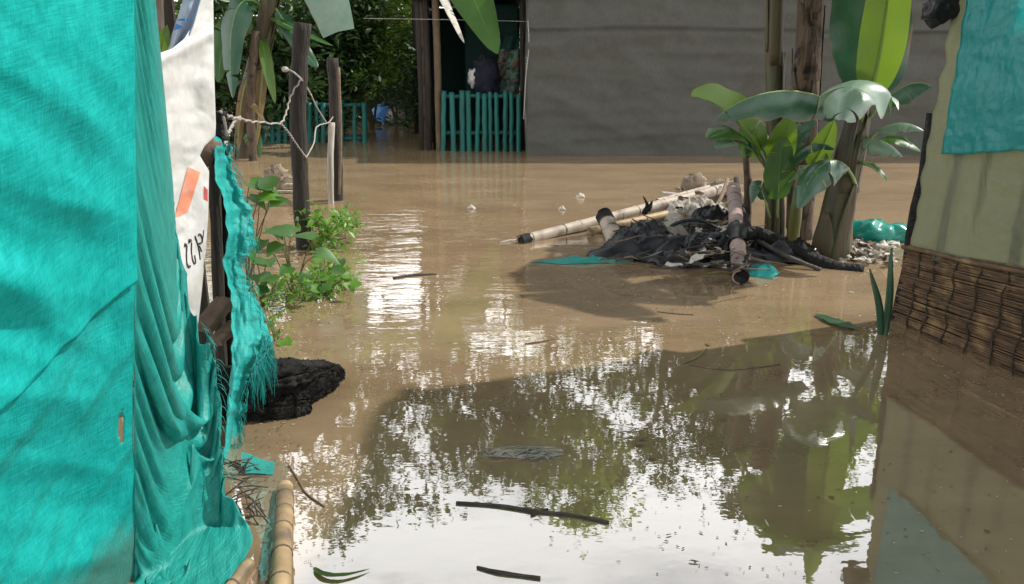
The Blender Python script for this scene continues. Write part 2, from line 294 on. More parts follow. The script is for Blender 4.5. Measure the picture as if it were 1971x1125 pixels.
DARKWOOD = mat('dark backing boards', (.02, .015, .012), (.04, .03, .022), rough=.9, scale=5, stretch=(5, 5, .6), bump=.6)
MUD = mat('submerged mud', (.11, .075, .045), (.08, .055, .035), rough=.95, scale=2, bump=.3)
RUBBLE = mat('mud crusted rubble', (.30, .24, .17), (.16, .12, .09), rough=.9, scale=12, bump=.8, bscale=30)
# ---- turbid water
def water_mat():
    m = bpy.data.materials.new('muddy flood water'); m.use_nodes = True; t = m.node_tree; N = t.nodes; N.clear(); K = t.links.new
    out = N.new('ShaderNodeOutputMaterial'); tx = N.new('ShaderNodeTexCoord')
    def nse(sc, st, det=4, ro=.55):
        mpp = N.new('ShaderNodeMapping'); mpp.inputs['Scale'].default_value = st; K(tx.outputs['Object'], mpp.inputs[0])
        a = N.new('ShaderNodeTexNoise'); a.inputs['Scale'].default_value = sc; a.inputs['Detail'].default_value = det; a.inputs['Roughness'].default_value = ro; K(mpp.outputs[0], a.inputs['Vector']); return a.outputs['Fac']
    def mth(op, a, b, c=None):
        x = N.new('ShaderNodeMath'); x.operation = op
        for i, q in enumerate((a, b, c)):
            if q is None: continue
            if isinstance(q, (int, float)): x.inputs[i].default_value = q
            else: K(q, x.inputs[i])
        return x.outputs[0]
    def rng(v, a, b, c, d):
        r = N.new('ShaderNodeMapRange'); r.inputs[1].default_value, r.inputs[2].default_value, r.inputs[3].default_value, r.inputs[4].default_value = a, b, c, d; K(v, r.inputs[0]); return r.outputs[0]
    df = N.new('ShaderNodeBsdfDiffuse'); gl = N.new('ShaderNodeBsdfGlossy'); ms = N.new('ShaderNodeMixShader')
    cx = N.new('ShaderNodeMix'); cx.data_type = 'RGBA'; K(rng(nse(1.1, (.8, 1.7, 1), 9, .68), .36, .66, 0, 1), cx.inputs['Factor'])
    cx.inputs['A'].default_value = (.295, .210, .126, 1); cx.inputs['B'].default_value = (.205, .143, .084, 1)
    K(cx.outputs['Result'], df.inputs['Color']); gl.inputs['Roughness'].default_value = .012; gl.inputs['Color'].default_value = (.98, .98, .98, 1)
    sep = N.new('ShaderNodeSeparateXYZ'); K(tx.outputs['Object'], sep.inputs[0])
    far = rng(sep.outputs['Y'], 3.6, 7.5, .05, 1.0)                 # calm by the shacks, ruffled in the open
    lft = rng(sep.outputs['X'], -1.5, 1.6, 1.0, .45)
    pat = rng(nse(.55, (1, 1.6, 1), 3), .38, .62, .25, 1)
    amp = mth('MULTIPLY', mth('MULTIPLY', far, lft), pat)
    h1 = mth('MULTIPLY', nse(5.0, (.75, 1.9, 1), 3, .5), mth('MULTIPLY', amp, 1.3))
    h2 = mth('MULTIPLY', nse(1.6, (1, 1.2, 1), 2), .10)
    h3 = mth('MULTIPLY', nse(13, (1, 1.5, 1), 2), .02)
    h = mth('ADD', mth('ADD', h1, h2), h3)
    b = N.new('ShaderNodeBump'); b.inputs['Strength'].default_value = .5; b.inputs['Distance'].default_value = .022; K(h, b.inputs['Height'])
    K(b.outputs[0], gl.inputs['Normal'])
    fr = N.new('ShaderNodeFresnel'); fr.inputs['IOR'].default_value = 1.33; K(b.outputs[0], fr.inputs['Normal'])
    film = rng(nse(2.2, (.8, 2.0, 1), 9, .7), .56, .74, 0, .12)
    fac = mth('SUBTRACT', rng(fr.outputs[0], .02, .6, .32, .48), film)
    K(fac, ms.inputs[0]); K(df.outputs[0], ms.inputs[1]); K(gl.outputs[0], ms.inputs[2]); K(ms.outputs[0], out.inputs['Surface']); return m
WATER = water_mat()

# ------------------------------------------------------------------ setting
V, F, U = grid(30, 30, lambda a, b: Vector((-150+300*a, -60+300*b, -.55+.08*fbm((a*40, b*40, 0), .5))))
obj('ground', V, F, MUD, kind='structure')
V, F, U = grid(4, 4, lambda a, b: Vector((-150+300*a, -60+300*b, 0)))
obj('water', V, F, WATER, kind='structure', org=(0, 0, 0))

# ------------------------------------------------------------------ bamboo, leaves, foliage builders
def culm(name, p0, p1, r, m, label=None, cat=None, parent=None, node=.28, bend=.0, group=None, r1=None, burnt0=0, burnt1=0, seed=0):
    p0, p1 = Vector(p0), Vector(p1); ln = (p1-p0).length; n = max(6, int(ln/.04)); r1 = r1 or r
    side = (p1-p0).cross(Vector((0, 0, 1))); side = side.normalized() if side.length > 1e-4 else Vector((1, 0, 0))
    pts = [lerp(p0, p1, i/n)+Vector((0, 0, -bend*math.sin(math.pi*i/n)))+side*(.012*n3((i/n*2, seed, 0), 1.4, seed)) for i in range(n+1)]
    rnd = random.Random(seed+int(p0.x*100)); nodes = []; s = rnd.uniform(.05, node)
    while s < ln: nodes.append(s); s += node*rnd.uniform(.65, 1.35)
    rad = []
    for i in range(n+1):
        d = ln*i/n; b = min([abs(d-q) for q in nodes]+[9]); rad.append(lerp(r, r1, i/n)*(1+.10*math.exp(-(b/.018)**2)))
    root = thing(name, label, cat, (p0.x, p0.y, min(p0.z, p1.z)), group) if parent is None else parent
    V, F, U = tube(pts, rad, 12, .03, 5, seed, cap=False)
    # hollow open ends
    def inner(i, sgn):
        k = len(V); c = pts[i]; q = pts[i]+(pts[i+sgn]-pts[i]).normalized()*.1
        ring = [V[i*12+j] for j in range(12)]
        for w in ring: V.append(c+(w-c)*.78); U.append((0, 0))
        for w in ring: V.append(q+(w-c)*.74); U.append((0, 0))
        for j in range(12):
            a, b = i*12+j, i*12+(j+1) % 12
            F.append((a, b, k+(j+1) % 12, k+j)); F.append((k+j, k+(j+1) % 12, k+12+(j+1) % 12, k+12+j))
        F.append(tuple(range(k+12, k+24)))
    inner(0, 1); inner(n, -1)
    c = obj('culm', V, F, m, root, uv=U)
    t = (p1-p0).normalized()
    for s in nodes:
        c0 = pts[min(n, int(round(s/ln*n)))]; rr = lerp(r, r1, s/ln)
        V2, F2, U2 = tube([c0-t*.008, c0-t*.003, c0+t*.003, c0+t*.008], [rr*1.04, rr*1.11, rr*1.10, rr*1.03], 12, .10, 25, seed, cap=False)
        obj('node', V2, F2, NODE, c)
    for fl, a, sg in ((burnt0, 0, 1), (burnt1, n, -1)):
        if fl:
            q = [pts[a], pts[a+sg*2], pts[a+sg*int(max(3, fl/.04))]]
            V2, F2, U2 = tube(q, [r*1.09, r*1.1, r*1.02], 12, .12, 30, seed, cap=False); F2.append(tuple(range(12))); obj('burnt_end', V2, F2, CHAR, c)
    return root
def leaf_blade(P, w, up=(0, 0, 1), fold=.25, droop=.5, pet=.14, nl=20, nw=4, tears=0, seed=0, wave=.05, cut=1.0, parent=None, m=BLEAF, name='leaf', rib=.016, half=None, curl=0, ribm=None):
    """banana leaf on a bezier midrib; blade bends over sideways, torn into strips along the veins"""
    P = [Vector(p) for p in P]; rnd = random.Random(seed); up = Vector(up).normalized(); mb = MB()
    def frame(t):
        c = bez(P, t); e = .01; tn = (bez(P, min(1, t+e))-bez(P, max(0, t-e))).normalized()
        s = tn.cross(up)
        if s.length < .05: s = tn.cross(Vector((0, -1, .2)))
        s.normalize(); return c, tn, s, s.cross(tn).normalized()
    def wid(x):
        return w*(max(0, math.sin(math.pi*min(1, .06+x**.8*.94)))**.55)*(1-.15*x)
    for sd in ((-1, 1) if half is None else (half,)):
        cuts = sorted([rnd.uniform(.08, .95) for _ in range(tears)]); ed = [0]+cuts+[cut]
        for a, b in zip(ed, ed[1:]):
            if b-a < .015: continue
            k = max(2, int(nl*(b-a))); da = rnd.uniform(-.15, .3) if tears else 0; gp = min(.012, (b-a)*.2) if tears else 0
            def fn(x, y):
                t0 = lerp(a, b, y); l = x
                t1 = t0+(gp*l*(1 if y < .01 else -1 if y > .99 else 0))
                t = pet+(1-pet)*min(1, max(0, t1)); c, tn, s, n = frame(t); ww = wid(min(.999, t1))
                ang = 0; px = pz = 0; steps = int(round(l*nw))
                for q in range(steps):
                    g = (q+.5)/nw; an = fold-(droop+da)*g-curl*g*g
                    px += math.cos(an)/nw; pz += math.sin(an)/nw
                wv = wave*math.sin(t*23+seed+sd)*l*l*ww*1.5+.06*ww*l*n3(c, 6, seed)
                return c+s*(sd*px*ww)+n*(pz*ww+wv)+tn*(.10*ww*l)
            V, F, U = grid(nw, k, fn); U = [(sd*x, lerp(a, b, y)) for x, y in U]
            if sd < 0: F = [f[::-1] for f in F]
            mb.add(V, F, U)
    o = mb.build(name, m, parent)
    kk = pet+(1-pet)*cut if cut < 1 else 1; pts = [bez(P, i/16*kk)-frame(i/16*kk)[3]*(rib*.85*(1.25-1.1*i/16)) for i in range(17)]
    V, F, U = tube(pts, [rib*(1.25-1.1*i/16) for i in range(17)], 7)
    obj('midrib', V, F, ribm or RIB, o); return o
def pseudostem(root, pts, r0, r1, m=PSTEM, seed=0, sheaths=5, n=26, sm=None):
    P = spline(pts, n); R = [lerp(r0, r1, (i/n)**.8)*(1+.05*n3((i*.3, seed, 0), 1, seed)) for i in range(n+1)]
    V, F, U = tube(P, R, 18, .13, 4, seed); o = obj('pseudostem', V, F, m, root)
    rnd = random.Random(seed+5)
    for k in range(sheaths):
        i0 = rnd.randint(0, int(n*.6)); i1 = min(n, i0+rnd.randint(6, 13)); a0 = rnd.uniform(2.6, 7.4); wd = rnd.uniform(.9, 1.6); lift = rnd.uniform(1.03, 1.10)
        def fn(x, y):
            i = lerp(i0, i1, y); j = min(n-1, int(i)); c = lerp(P[j], P[j+1], i-j); r = lerp(R[j], R[j+1], i-j)
            g = a0+(x-.5)*wd*(1-y**3*.85); rr = r*(lift+.16*y**4+.12*abs(x-.5)*y)
            return c+Vector((math.cos(g)*rr, math.sin(g)*rr, 0))
        V, F, U = grid(6, 10, fn); solid(obj('sheath', V, F, sm or SHEATH, root, uv=U), .004)
    return P
RND = random.Random(7)
def rot_rand(rs, n, tilt=.9):
    """n random frames whose normals lean upward"""
    a = rs.uniform(0, 2*np.pi, n); th = np.abs(rs.normal(0, tilt, n)); nrm = np.stack([np.sin(th)*np.cos(a), np.sin(th)*np.sin(a), np.cos(th)], 1)
    b = rs.normal(size=(n, 3)); x = b-nrm*(b*nrm).sum(1, keepdims=True); x /= np.linalg.norm(x, axis=1, keepdims=True); return x, np.cross(nrm, x), nrm
def leafcloud(C, size, seed, aspect=.42, tilt=.8):
    """leaf faces at points C: pointed blade folded along the middle, 4 triangles"""
    rs = np.random.RandomState(seed); n = len(C); X, Y, Z = rot_rand(rs, n, tilt); s = size*rs.uniform(.6, 1.35, (n, 1))
    T = [(-.5, 0, 0), (0, aspect*.5, .10), (0, -aspect*.5, .10), (.55, 0, -.12), (.02, 0, 0)]
    V = np.stack([C+s*(X*a+Y*b+Z*c) for a, b, c in T], 1).reshape(-1, 3)
    base = (np.arange(n)*5)[:, None]; F = np.concatenate([base+np.array(f) for f in ((0, 4, 1), (0, 2, 4), (4, 3, 1), (4, 2, 3))], 0)
    return V, F
def quickobj(name, V, F, m, parent=None, org=None):
    og = ORG[parent] if parent is not None else Vector(org)
    me = bpy.data.meshes.new(name); nv, nf = len(V), len(F); V = np.asarray(V)-np.array(og)
    me.vertices.add(nv); me.vertices.foreach_set('co', V.astype(np.float32).ravel()); me.loops.add(nf*3); me.loops.foreach_set('vertex_index', F.astype(np.int32).ravel())
    me.polygons.add(nf); me.polygons.foreach_set('loop_start', np.arange(0, nf*3, 3, dtype=np.int32)); me.polygons.foreach_set('loop_total', np.full(nf, 3, np.int32)); me.update(); me.validate()
    me.materials.append(m); o = bpy.data.objects.new(name, me); COL.objects.link(o); ORG[o] = og
    if parent is not None: o.parent = parent
    else: o.location = og
    return o
def clumps(rs, c, rad, nclump, per, cr):
    P = rs.normal(size=(nclump, 3)); P /= np.linalg.norm(P, axis=1, keepdims=True); P *= rs.uniform(.35, 1.0, (nclump, 1))**.6*np.array(rad)
    Q = np.repeat(P, per, 0)+rs.normal(0, 1, (nclump*per, 3))*cr*rs.uniform(.5, 1.2, (nclump, 1)).repeat(per, 0)*np.array([1, 1, .65])
    return Q+np.array(c)
def bush(name, label, c, rad, n, per, size, m, seed, group='bushes at the back', cr=.28):
    root = thing(name, label, 'bush', (c[0], c[1], 0), group); rs = np.random.RandomState(seed)
    Q = clumps(rs, c, rad, n, per, cr); Q = Q[Q[:, 2] > .04]; V, F = leafcloud(Q, size, seed); quickobj('foliage', V, F, m, root)
    mb = MB(); rnd = random.Random(seed)
    for k in range(5):
        e = Vector((c[0]+rnd.uniform(-.7, .7)*rad[0], c[1]+rnd.uniform(-.7, .7)*rad[1], c[2]+rnd.uniform(.1, .7)*rad[2])); b = Vector((c[0]+rnd.uniform(-.2, .2), c[1], -.3))
        V, F, U = tube(spline([b, lerp(b, e, .5)+Vector((rnd.uniform(-.15, .15), 0, .1)), e], 8), [.035-.003*i for i in range(9)], 6); mb.add(V, F, U)
    mb.build('stems', BARK, root); return root
def tree(label, base, h, crown, seed, m=FOL1, leaf=.26, ncl=60, per=60, trunk=.16, low=5):
    rnd = random.Random(seed); root = thing('tree', label, 'tree', base, 'trees behind the shelters'); b = Vector(base); rs = np.random.RandomState(seed)
    top = b+Vector((rnd.uniform(-.5, .5), rnd.uniform(-.3, .3), h*.72)); P = spline([b-Vector((0, 0, .5)), lerp(b, top, .4)+Vector((rnd.uniform(-.25, .25), 0, 0)), top], 14)
    V, F, U = tube(P, [trunk*(1-.6*i/14) for i in range(15)], 10, .12, 3, seed); obj('trunk', V, F, BARK, root)
    ends = []; mb = MB()
    for k in range(15):
        i = rnd.randint(low, 14); a = k*2.4+rnd.uniform(-.4, .4); ln = crown[0]*rnd.uniform(.5, 1.0)
        e = P[i]+Vector((math.cos(a)*ln, math.sin(a)*ln*.8, rnd.uniform(.15, .95)*crown[1])); ends.append(e)
        V, F, U = tube(spline([P[i], lerp(P[i], e, .5)+Vector((0, 0, .15)), e], 6), [trunk*.42*(1-.13*q) for q in range(7)], 6); mb.add(V, F, U)
    mb.build('limbs', BARK, root)
    C = np.array([tuple(e) for e in ends]); idx = rs.randint(0, len(ends), ncl)
    cc = C[idx]+rs.normal(0, 1, (ncl, 3))*np.array([.55, .5, .38])*crown[0]*.42
    Q = np.repeat(cc, per, 0)+rs.normal(0, 1, (ncl*per, 3))*np.array([.3, .3, .2])*rs.uniform(.6, 1.4, (ncl, 1)).repeat(per, 0)
    V, F = leafcloud(Q, leaf, seed); quickobj('crown', V, F, m, root); return root

# ------------------------------------------------------------------ grey tarpaulin shelter (back)
def sheet(name, p, q, z0, z1, m, parent, nu=60, nv=30, amp=.03, fn=None, seed=0, thick=.004):
    p, q = Vector(p), Vector(q); d = (q-p); ln = d.length; nrm = Vector((d.y, -d.x, 0)).normalized()
    def f(a, b):
        c = p+d*a; z = lerp(z0, z1, b); w = fn(a*ln, z) if fn else amp*fbm((a*ln, z, seed), 1.2, seed)
        return Vector((c.x, c.y, z))+nrm*w
    V, F, U = grid(nu, nv, f); U = [(a*ln, b*(z1-z0)) for a, b in U]
    return solid(obj(name, V, F, m, parent, uv=U), thick)
GX0, GY = G(1012, 300).x, G(1012, 300).y
gs = thing('tarp_shelter', 'large grey tarpaulin shelter with a long flat front at the back', 'shelter', (GX0, GY, 0))
def greyf(x, z):
    w = .08*fbm((x*.5+z*.15, z*.9, 0), 1, 3)+.045*(ridge((x*.62+z*.55, z*.9-x*.1, 1), 1, 5)-.5)+.04*(ridge((x*.55-z*.6, z*.8+x*.12, 4), 1, 8)-.5)+.018*(ridge((x*1.6-z*.9, z*2.1+x*.5, 2), 1, 6)-.5)+.022*(ridge((x*.22+.3*math.sin(z), z*3.4, 6), 1, 12)-.5)+.010*n3((x*.8, z*7, 1), 1, 5)+.05*math.sin(x*.55+1)
    seam = z-(2.02+.03*math.sin(x*.8)); w += .05*math.exp(-(seam/.02)**2)-.03*math.exp(-((seam+.05)/.03)**2)
    for cx, sl in ((.5, .25), (6.3, -.9), (7.0, -.8)):                    # pull folds under the top edge
        w += .03*max(0, (z-2.0))*math.sin((x-cx+(z-2)*sl)*9)*math.exp(-((x-cx)/.8)**2)
    w += .015*math.exp(-((x-.35-.1*z)/.12)**2)*math.sin(z*6)
    return w
sheet('front_sheet', (GX0, GY, 0), (9.5, GY, 0), -.25, 3.05, GREY, gs, 220, 90, fn=greyf)
sheet('side_sheet', (GX0, GY+5, 0), (GX0, GY+.012, 0), -.25, 3.05, GREY, gs, 40, 20, .03, seed=4)
V, F, U = grid(40, 20, lambda a, b: Vector((lerp(GX0-.05, 9.6, a), lerp(GY-.06, GY+5.1, b), 3.07+.25*math.sin(math.pi*b)+.04*fbm((a*8, b*4, 0), 1))))
solid(obj('roof_sheet', V, F, GREY, gs, uv=[(a*9, b*5) for a, b in U]), .006)
for x in (GX0+.12, 3.2, 6.2, 9.3):
    V, F, U = tube([(x, GY+.16, -.5), (x, GY+.15, 3.02)], .05, 10); obj('post', V, F, BAMBOOD, gs)
V, F, U = tube(spline([D(1016, 40, GY-.09), D(1018, 90, GY-.08), D(1012, 150, GY-.1), D(1008, 230, GY-.09)], 14), .008, 6); obj('loose_cord', V, F, WIRE, gs)

# ------------------------------------------------------------------ dark hut with fence
HY = 13.9
hut = thing('hut', 'dark open-fronted hut of green netting beside the grey tarpaulin', 'hut', (-.6, HY, 0))
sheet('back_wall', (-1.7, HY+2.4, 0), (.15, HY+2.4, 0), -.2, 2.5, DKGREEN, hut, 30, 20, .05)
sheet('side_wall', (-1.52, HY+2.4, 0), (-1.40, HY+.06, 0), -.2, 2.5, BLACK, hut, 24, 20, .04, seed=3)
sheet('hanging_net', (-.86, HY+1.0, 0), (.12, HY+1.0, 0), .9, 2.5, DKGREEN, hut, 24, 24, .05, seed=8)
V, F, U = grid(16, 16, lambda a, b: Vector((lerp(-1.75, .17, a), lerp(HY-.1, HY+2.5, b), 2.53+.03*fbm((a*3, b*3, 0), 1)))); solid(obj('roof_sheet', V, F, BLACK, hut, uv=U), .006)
culm('post', D(846, 283, HY)-Vector((0, 0, .4)), D(846, 283, HY)+Vector((0, 0, 2.9)), .062, BAMBOOD, parent=hut, node=.42, seed=2)
for uu, r in ((1004, .045), (826, .05), (812, .04)):
    b = D(uu, 285, HY+.05); V, F, U = tube([b-Vector((0, 0, .4)), b+Vector((.01, 0, 1.2)), b+Vector((0, 0, 2.55))], r, 9, .08, 5, uu); obj('post', V, F, POST, hut)
for (x0, x1, s) in ((-.94, -.10, 1), (.03, .20, 2)):
    V, F, U = grid(40, 6, lambda a, b: Vector((lerp(x0, x1, a), HY+.05+.35*b+.012*math.sin(a*(x1-x0)*82), 3.18+.52*b)))
    solid(obj('ridge_sheet', V, F, PALEBLUE, hut, uv=U), .003)
for x in (-.9, -.15, .15):
    V, F, U = tube([(x, HY+.1, 2.5), (x, HY+.45, 3.72)], .02, 6); obj('prop', V, F, POST, hut)
rope = thing('washing_line', 'thin pale line strung high across the hut front', 'line', (-.5, HY-.05, 2.3))
V, F, U = tube(spline([D(700, 36, HY-.1), D(850, 38, HY-.14), D(945, 40, HY-.12), D(1018, 42, HY-.1)], 20), .006, 5); obj('cord', V, F, WIRE, rope)
def blob(c, r, seed, amp=.25, s=2.5, nu=22, nv=14, flat=None, oc=4):
    c = Vector(c)
    def f(a, b):
        th, ph = 2*math.pi*a, math.pi*(b-.5); d = Vector((math.cos(th)*math.cos(ph), math.sin(th)*math.cos(ph), math.sin(ph)))
        k = 1+amp*fbm(d, s, seed, oc)+amp*.5*(ridge(d, s*(1.7 if oc > 2 else .9), seed)-.5); p = Vector((d.x*r[0]*k, d.y*r[1]*k, d.z*r[2]*k))
        if flat is not None: p.z = max(p.z, flat)
        return c+p
    return grid(nu, nv, f)
def cloth(name, pts, y, m, label, cat, seed, amp=.05, group=None, nu=14, nv=18):
    """hanging cloth: rows of (v, u_left, u_right) at depth y, with folds"""
    tl = [(r[0], r[1]) for r in pts]; tr = [(r[0], r[2]) for r in pts]; v0, v1 = pts[0][0], pts[-1][0]
    def f(a, b):
        v = lerp(v0, v1, b); u = lerp(interp(tl, v), interp(tr, v), a); p = D(u, v, y)
        return p+Vector((0, amp*(math.sin(a*9+seed+2*b)+.8*fbm(p, 5, seed)), 0))
    V, F, U = grid(nu, nv, f); o = solid(obj(name, V, F, m, uv=[(a*.5, b*.7) for a, b in U]), .006); return tag(o, label, cat, group)
cloth('hanging_cloth', [(95, 962, 1000), (130, 955, 1001), (182, 958, 1000)], HY+.5, FLORAL, 'patterned red and green cloth hanging inside the dark hut', 'cloth', 3)
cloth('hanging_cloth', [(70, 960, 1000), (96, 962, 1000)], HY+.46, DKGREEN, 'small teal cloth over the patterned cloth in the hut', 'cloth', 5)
V, F, U = blob(D(936, 152, HY+.42), (.26, .2, .38), 4, .3); tag(obj('clothes_bundle', V, F, CLOTHN), 'dark navy bundle of clothes behind the turquoise hut fence', 'clothes')
V, F, U = blob(D(910, 150, HY+.38), (.09, .08, .16), 9, .3); tag(obj('white_cloth', V, F, WHITE), 'small white cloth beside the navy bundle in the hut', 'cloth')

def bamboo_fence(label, us, y, vt, vb, rail_v, r, seed, extra=()):
    rt = thing('bamboo_fence', label, 'fence', D((us[0]+us[-1])/2, vb, y), 'turquoise bamboo fences'); rnd = random.Random(seed)
    for i, u in enumerate(us):
        b = D(u+rnd.uniform(-2, 2), vb, y+rnd.uniform(-.02, .02)); t = D(u+rnd.uniform(-2.5, 2.5), vt+rnd.uniform(-5, 4), y); b.z = -.4
        k = r*rnd.uniform(.85, 1.2); n = 12
        P = [lerp(b, t, j/n)+Vector((.006*rnd.uniform(-1, 1), 0, 0)) for j in range(n+1)]
        V, F, U = tube(P, [k*(1.1 if j % 5 == 3 else 1) for j in range(n+1)], 9, .05, 6, i); obj('slat', V, F, TPAINT, rt)
    a, b = D(us[0]-3, rail_v, y+r*2.1), D(us[-1]+3, rail_v, y+r*2.1)
    for dz in (0, -.62):
        V, F, U = tube([lerp(a, b, j/10)+Vector((0, 0, dz+.01*rnd.uniform(-1, 1))) for j in range(11)], r*.9, 8, .05, 6, 3); obj('rail', V, F, TPAINT, rt)
    return rt
bamboo_fence('turquoise painted bamboo fence across the front of the dark hut', [853, 872, 888, 903, 918, 931, 943, 957, 973, 985, 997], HY-.14, 178, 286, 186, .040, 1)
bamboo_fence('turquoise painted bamboo fence behind the two dark posts', [496, 508, 521, 534, 547, 562, 577, 593, 607, 621, 638, 655, 683, 700], 15.2, 196, 275, 203, .044, 2)
aw = thing('awning', 'pale blue plastic awning strung high over the back path', 'awning', (-2.9, 17, 0))
V, F, U = grid(60, 8, lambda a, b: Vector((lerp(-3.7, -2.1, a), 16.9+.5*b+.012*math.sin(a*130), 4.15+.85*b+.05*math.sin(a*7)))); solid(obj('sheet', V, F, PALEBLUE, aw, uv=U), .003)
for x in (-3.75, -2.06):
    V, F, U = tube([(x, 17.0, -.5), (x+.03, 17.15, 2.5), (x, 17.2, 5.0)], .045, 8, .06, 4, x); obj('pole', V, F, POST, aw)

# ------------------------------------------------------------------ right shack: olive cloth over reed mat
A, B = G(1727, 620), G(1965, 727); wd = (B-A).normalized(); wn_ = Vector((wd.y, -wd.x, 0))
if wn_.x > 0: wn_ = -wn_
WL = 3.1
def wp(s, z, off=0): return A+wd*s+wn_*off+Vector((.028*z, 0, z))
def onwall(u, v, off=0):
    d = ray(u, v); o = Vector((0, 0, CAMH)); n = wn_; t = (A+n*off-o).dot(n)/d.dot(n); return o+d*t
def wall_s(p): return (p-A).dot(wd)
shack = thing('shack', 'olive cloth shack with reed mat base on the right', 'shack', A)
za, zb = onwall(1737, 470).z, onwall(1965, 516).z
def mat_top(s): return lerp(za, zb, min(1.6, s/(B-A).length))
rnd = random.Random(11); mb = MB(); ROWS = 62
for i in range(ROWS):
    f0 = i/(ROWS-1); s = -.02+rnd.uniform(-.01, .02)
    while s < WL:
        ln = rnd.uniform(.5, 1.5); e = min(WL, s+ln); n = max(3, int((e-s)/.12)); r = rnd.uniform(.0048, .0082); off = .012+rnd.uniform(-.006, .009)
        P = []
        for k in range(n+1):
            q = lerp(s, e, k/n); z = lerp(-.12, mat_top(q)+.004, f0)+.004*math.sin(q*5+i)+.006*n3((q*3, i*.7, 0), 1, 2)
            P.append(wp(q, z, off+.012*n3((q*2, f0*5, 0), 1, 7)))
        V, F, U = tube(P, r, 5); mb.add(V, F, U); s = e+rnd.uniform(-.03, .004)
reeds = mb.build('reeds', REED, shack, kind='stuff')
for k in range(20):                                   # stitching cords over the canes
    s = .10+k*.155+rnd.uniform(-.02, .02); P = [wp(s+.012*math.sin(j*1.3+k), lerp(-.1, mat_top(s), j/14), .026+.006*math.sin(j*2.4)) for j in range(15)]
    V, F, U = tube(P, .0055, 5); obj('cord', V, F, CORD, shack)
V, F, U = tube([wp(lerp(-.03, WL, k/14), mat_top(lerp(0, WL, k/14))-.012+.006*math.sin(k*2), .032) for k in range(15)], .014, 7, .1, 9, 1); obj('top_cane', V, F, REED, shack)
backing = sheet('mat_backing', wp(-.01, 0, -.012), wp(WL, 0, -.012), -.3, min(za, zb)-.03, DARKWOOD, shack, 12, 6, 0, fn=lambda x, z: 0)
def top_z(s): return 3.6+.40*s+.05*math.sin(s*5)+.10*n3((s*3.1, 0, 0), 1, 4)+.04*n3((s*11, 0, 0), 1, 7)
ZC = onwall(1900, 48).z
def clothf(a, b):
    s = a*WL; z = lerp(mat_top(s)-.05, top_z(s) if s < .40 else lerp(top_z(.4), ZC, min(1, (s-.40)/.05)), b); bow = .03*math.sin(min(1, s/.55)*math.pi)*(1-b*.3)
    p = wp(s, z, .004+.02*fbm((s, z*.8, 0), 2.2, 5)+.016*n3((s*1.5, z*9, 0), 1, 2)+.012*(ridge((s*1.2, z*4+s, 0), 1.3, 9)-.5)-.02*bow)
    for ps in (PS1, PS2): p += wn_*(.018*math.exp(-((s-ps-.01*math.sin(z*8))/.035)**2))
    return p
PS1, PS2 = wall_s(onwall(1822, 400)), wall_s(onwall(1962, 430))
V, F, U = grid(120, 100, clothf); solid(obj('cloth_wall', V, F, OLIVE, shack, uv=[(a*WL, b*3.1) for a, b in U]), .002)
for ps in (PS1, PS2, PS1+1.1, PS1+1.9):               # poles pressed against the back of the cloth
    V, F, U = tube([wp(ps+.012*math.sin(j*1.7), lerp(-.4, top_z(ps)+.05, j/10), -.036) for j in range(11)], .03, 9, .08, 6, 4); obj('pole', V, F, POST, shack)
V, F, U = tube([wp(-.05, 3.59, -.03), wp(WL, 4.83, -.03)], .035, 9, .05, 5, 1); obj('top_beam', V, F, POST, shack)
for dx, y2 in ((1.9, .3), (1.9, 2.4)):
    q = wp(y2, 0)+Vector((dx, 0, 0)); V, F, U = tube([q-Vector((0, 0, .4)), q+Vector((0, 0, 3.5))], .04, 8); obj('pole', V, F, POST, shack)
cpst = onwall(1741, 470); V, F, U = tube([wp(-.035, lerp(-.4, 1.28, j/9), -.03)+Vector((.01*math.sin(j*2), 0, 0)) for j in range(10)], .035, 9, .15, 8, 2); obj('corner_post', V, F, CHAR, shack)
def patchf(a, b):
    sl = wall_s(onwall(1829, 299, .035))-.09; s_ = lerp(sl, WL, a); zb_ = onwall(1829, 299).z+.11*min(1.2, (s_-sl)/.75)+.012*n3((s_*9, 0, 0), 1, 2)+.006*n3((s_*40, 0, 0), 1, 3)
    z = lerp(zb_, top_z(s_)-.02, b); s_ += .018*(1-a)**8*(n3((0, z*4, 0), 1, 3)+.4*n3((0, z*14, 0), 1, 5))-.04*(1-a)**6*(z-1)
    p = wp(s_, z, .04); w = .016*fbm(p, 3, 3)+.008*(ridge(p, 7, 4)-.5)+.005*(ridge(p, 21, 8)-.5)+.003*(ridge(p, 48, 2)-.5)
    return p+wn_*w
V, F, U = grid(200, 190, patchf); solid(obj('plastic_sheet', V, F, TURQW, shack, uv=[(a*2.6, b*2.6) for a, b in U]), .002)
def crumple(name, c, sx_, sy_, h, seed, m, label=None, cat=None, group=None, parent=None, n=26, s=5, rot=0, base=-.01, sharp=1.0, thick=.003):
    """crumpled sheet lying in the water: irregular outline, ridged folds"""
    c = Vector(c); cr_, sr = math.cos(rot), math.sin(rot)
    def f(a, b):
        th = 2*math.pi*a; rr = b*(1+.28*fbm((math.cos(th), math.sin(th), seed), 1.6, seed, 3)); x, y = math.cos(th)*rr*sx_, math.sin(th)*rr*sy_
        p = Vector((x*cr_-y*sr, x*sr+y*cr_, 0)); q = c+p
        z = (1-min(1, b)**2.2)*(.5+.42*ridge(q, s, seed)**sharp+.28*(ridge(q, s*2.3, seed+3)-.5)+.12*(ridge(q, s*5, seed+6)-.5))*h+.2*h*n3(q, s*1.4, seed+8)
        return q+Vector((.12*sx_*n3(q, s*1.6, seed+5), .12*sy_*n3(q, s*1.6, seed+6), max(base, z)))
    V, F, U = grid(n*2, n, f); o = solid(obj(name, V, F, m, parent, uv=U), thick)
    return tag(o, label, cat, group) if label else o
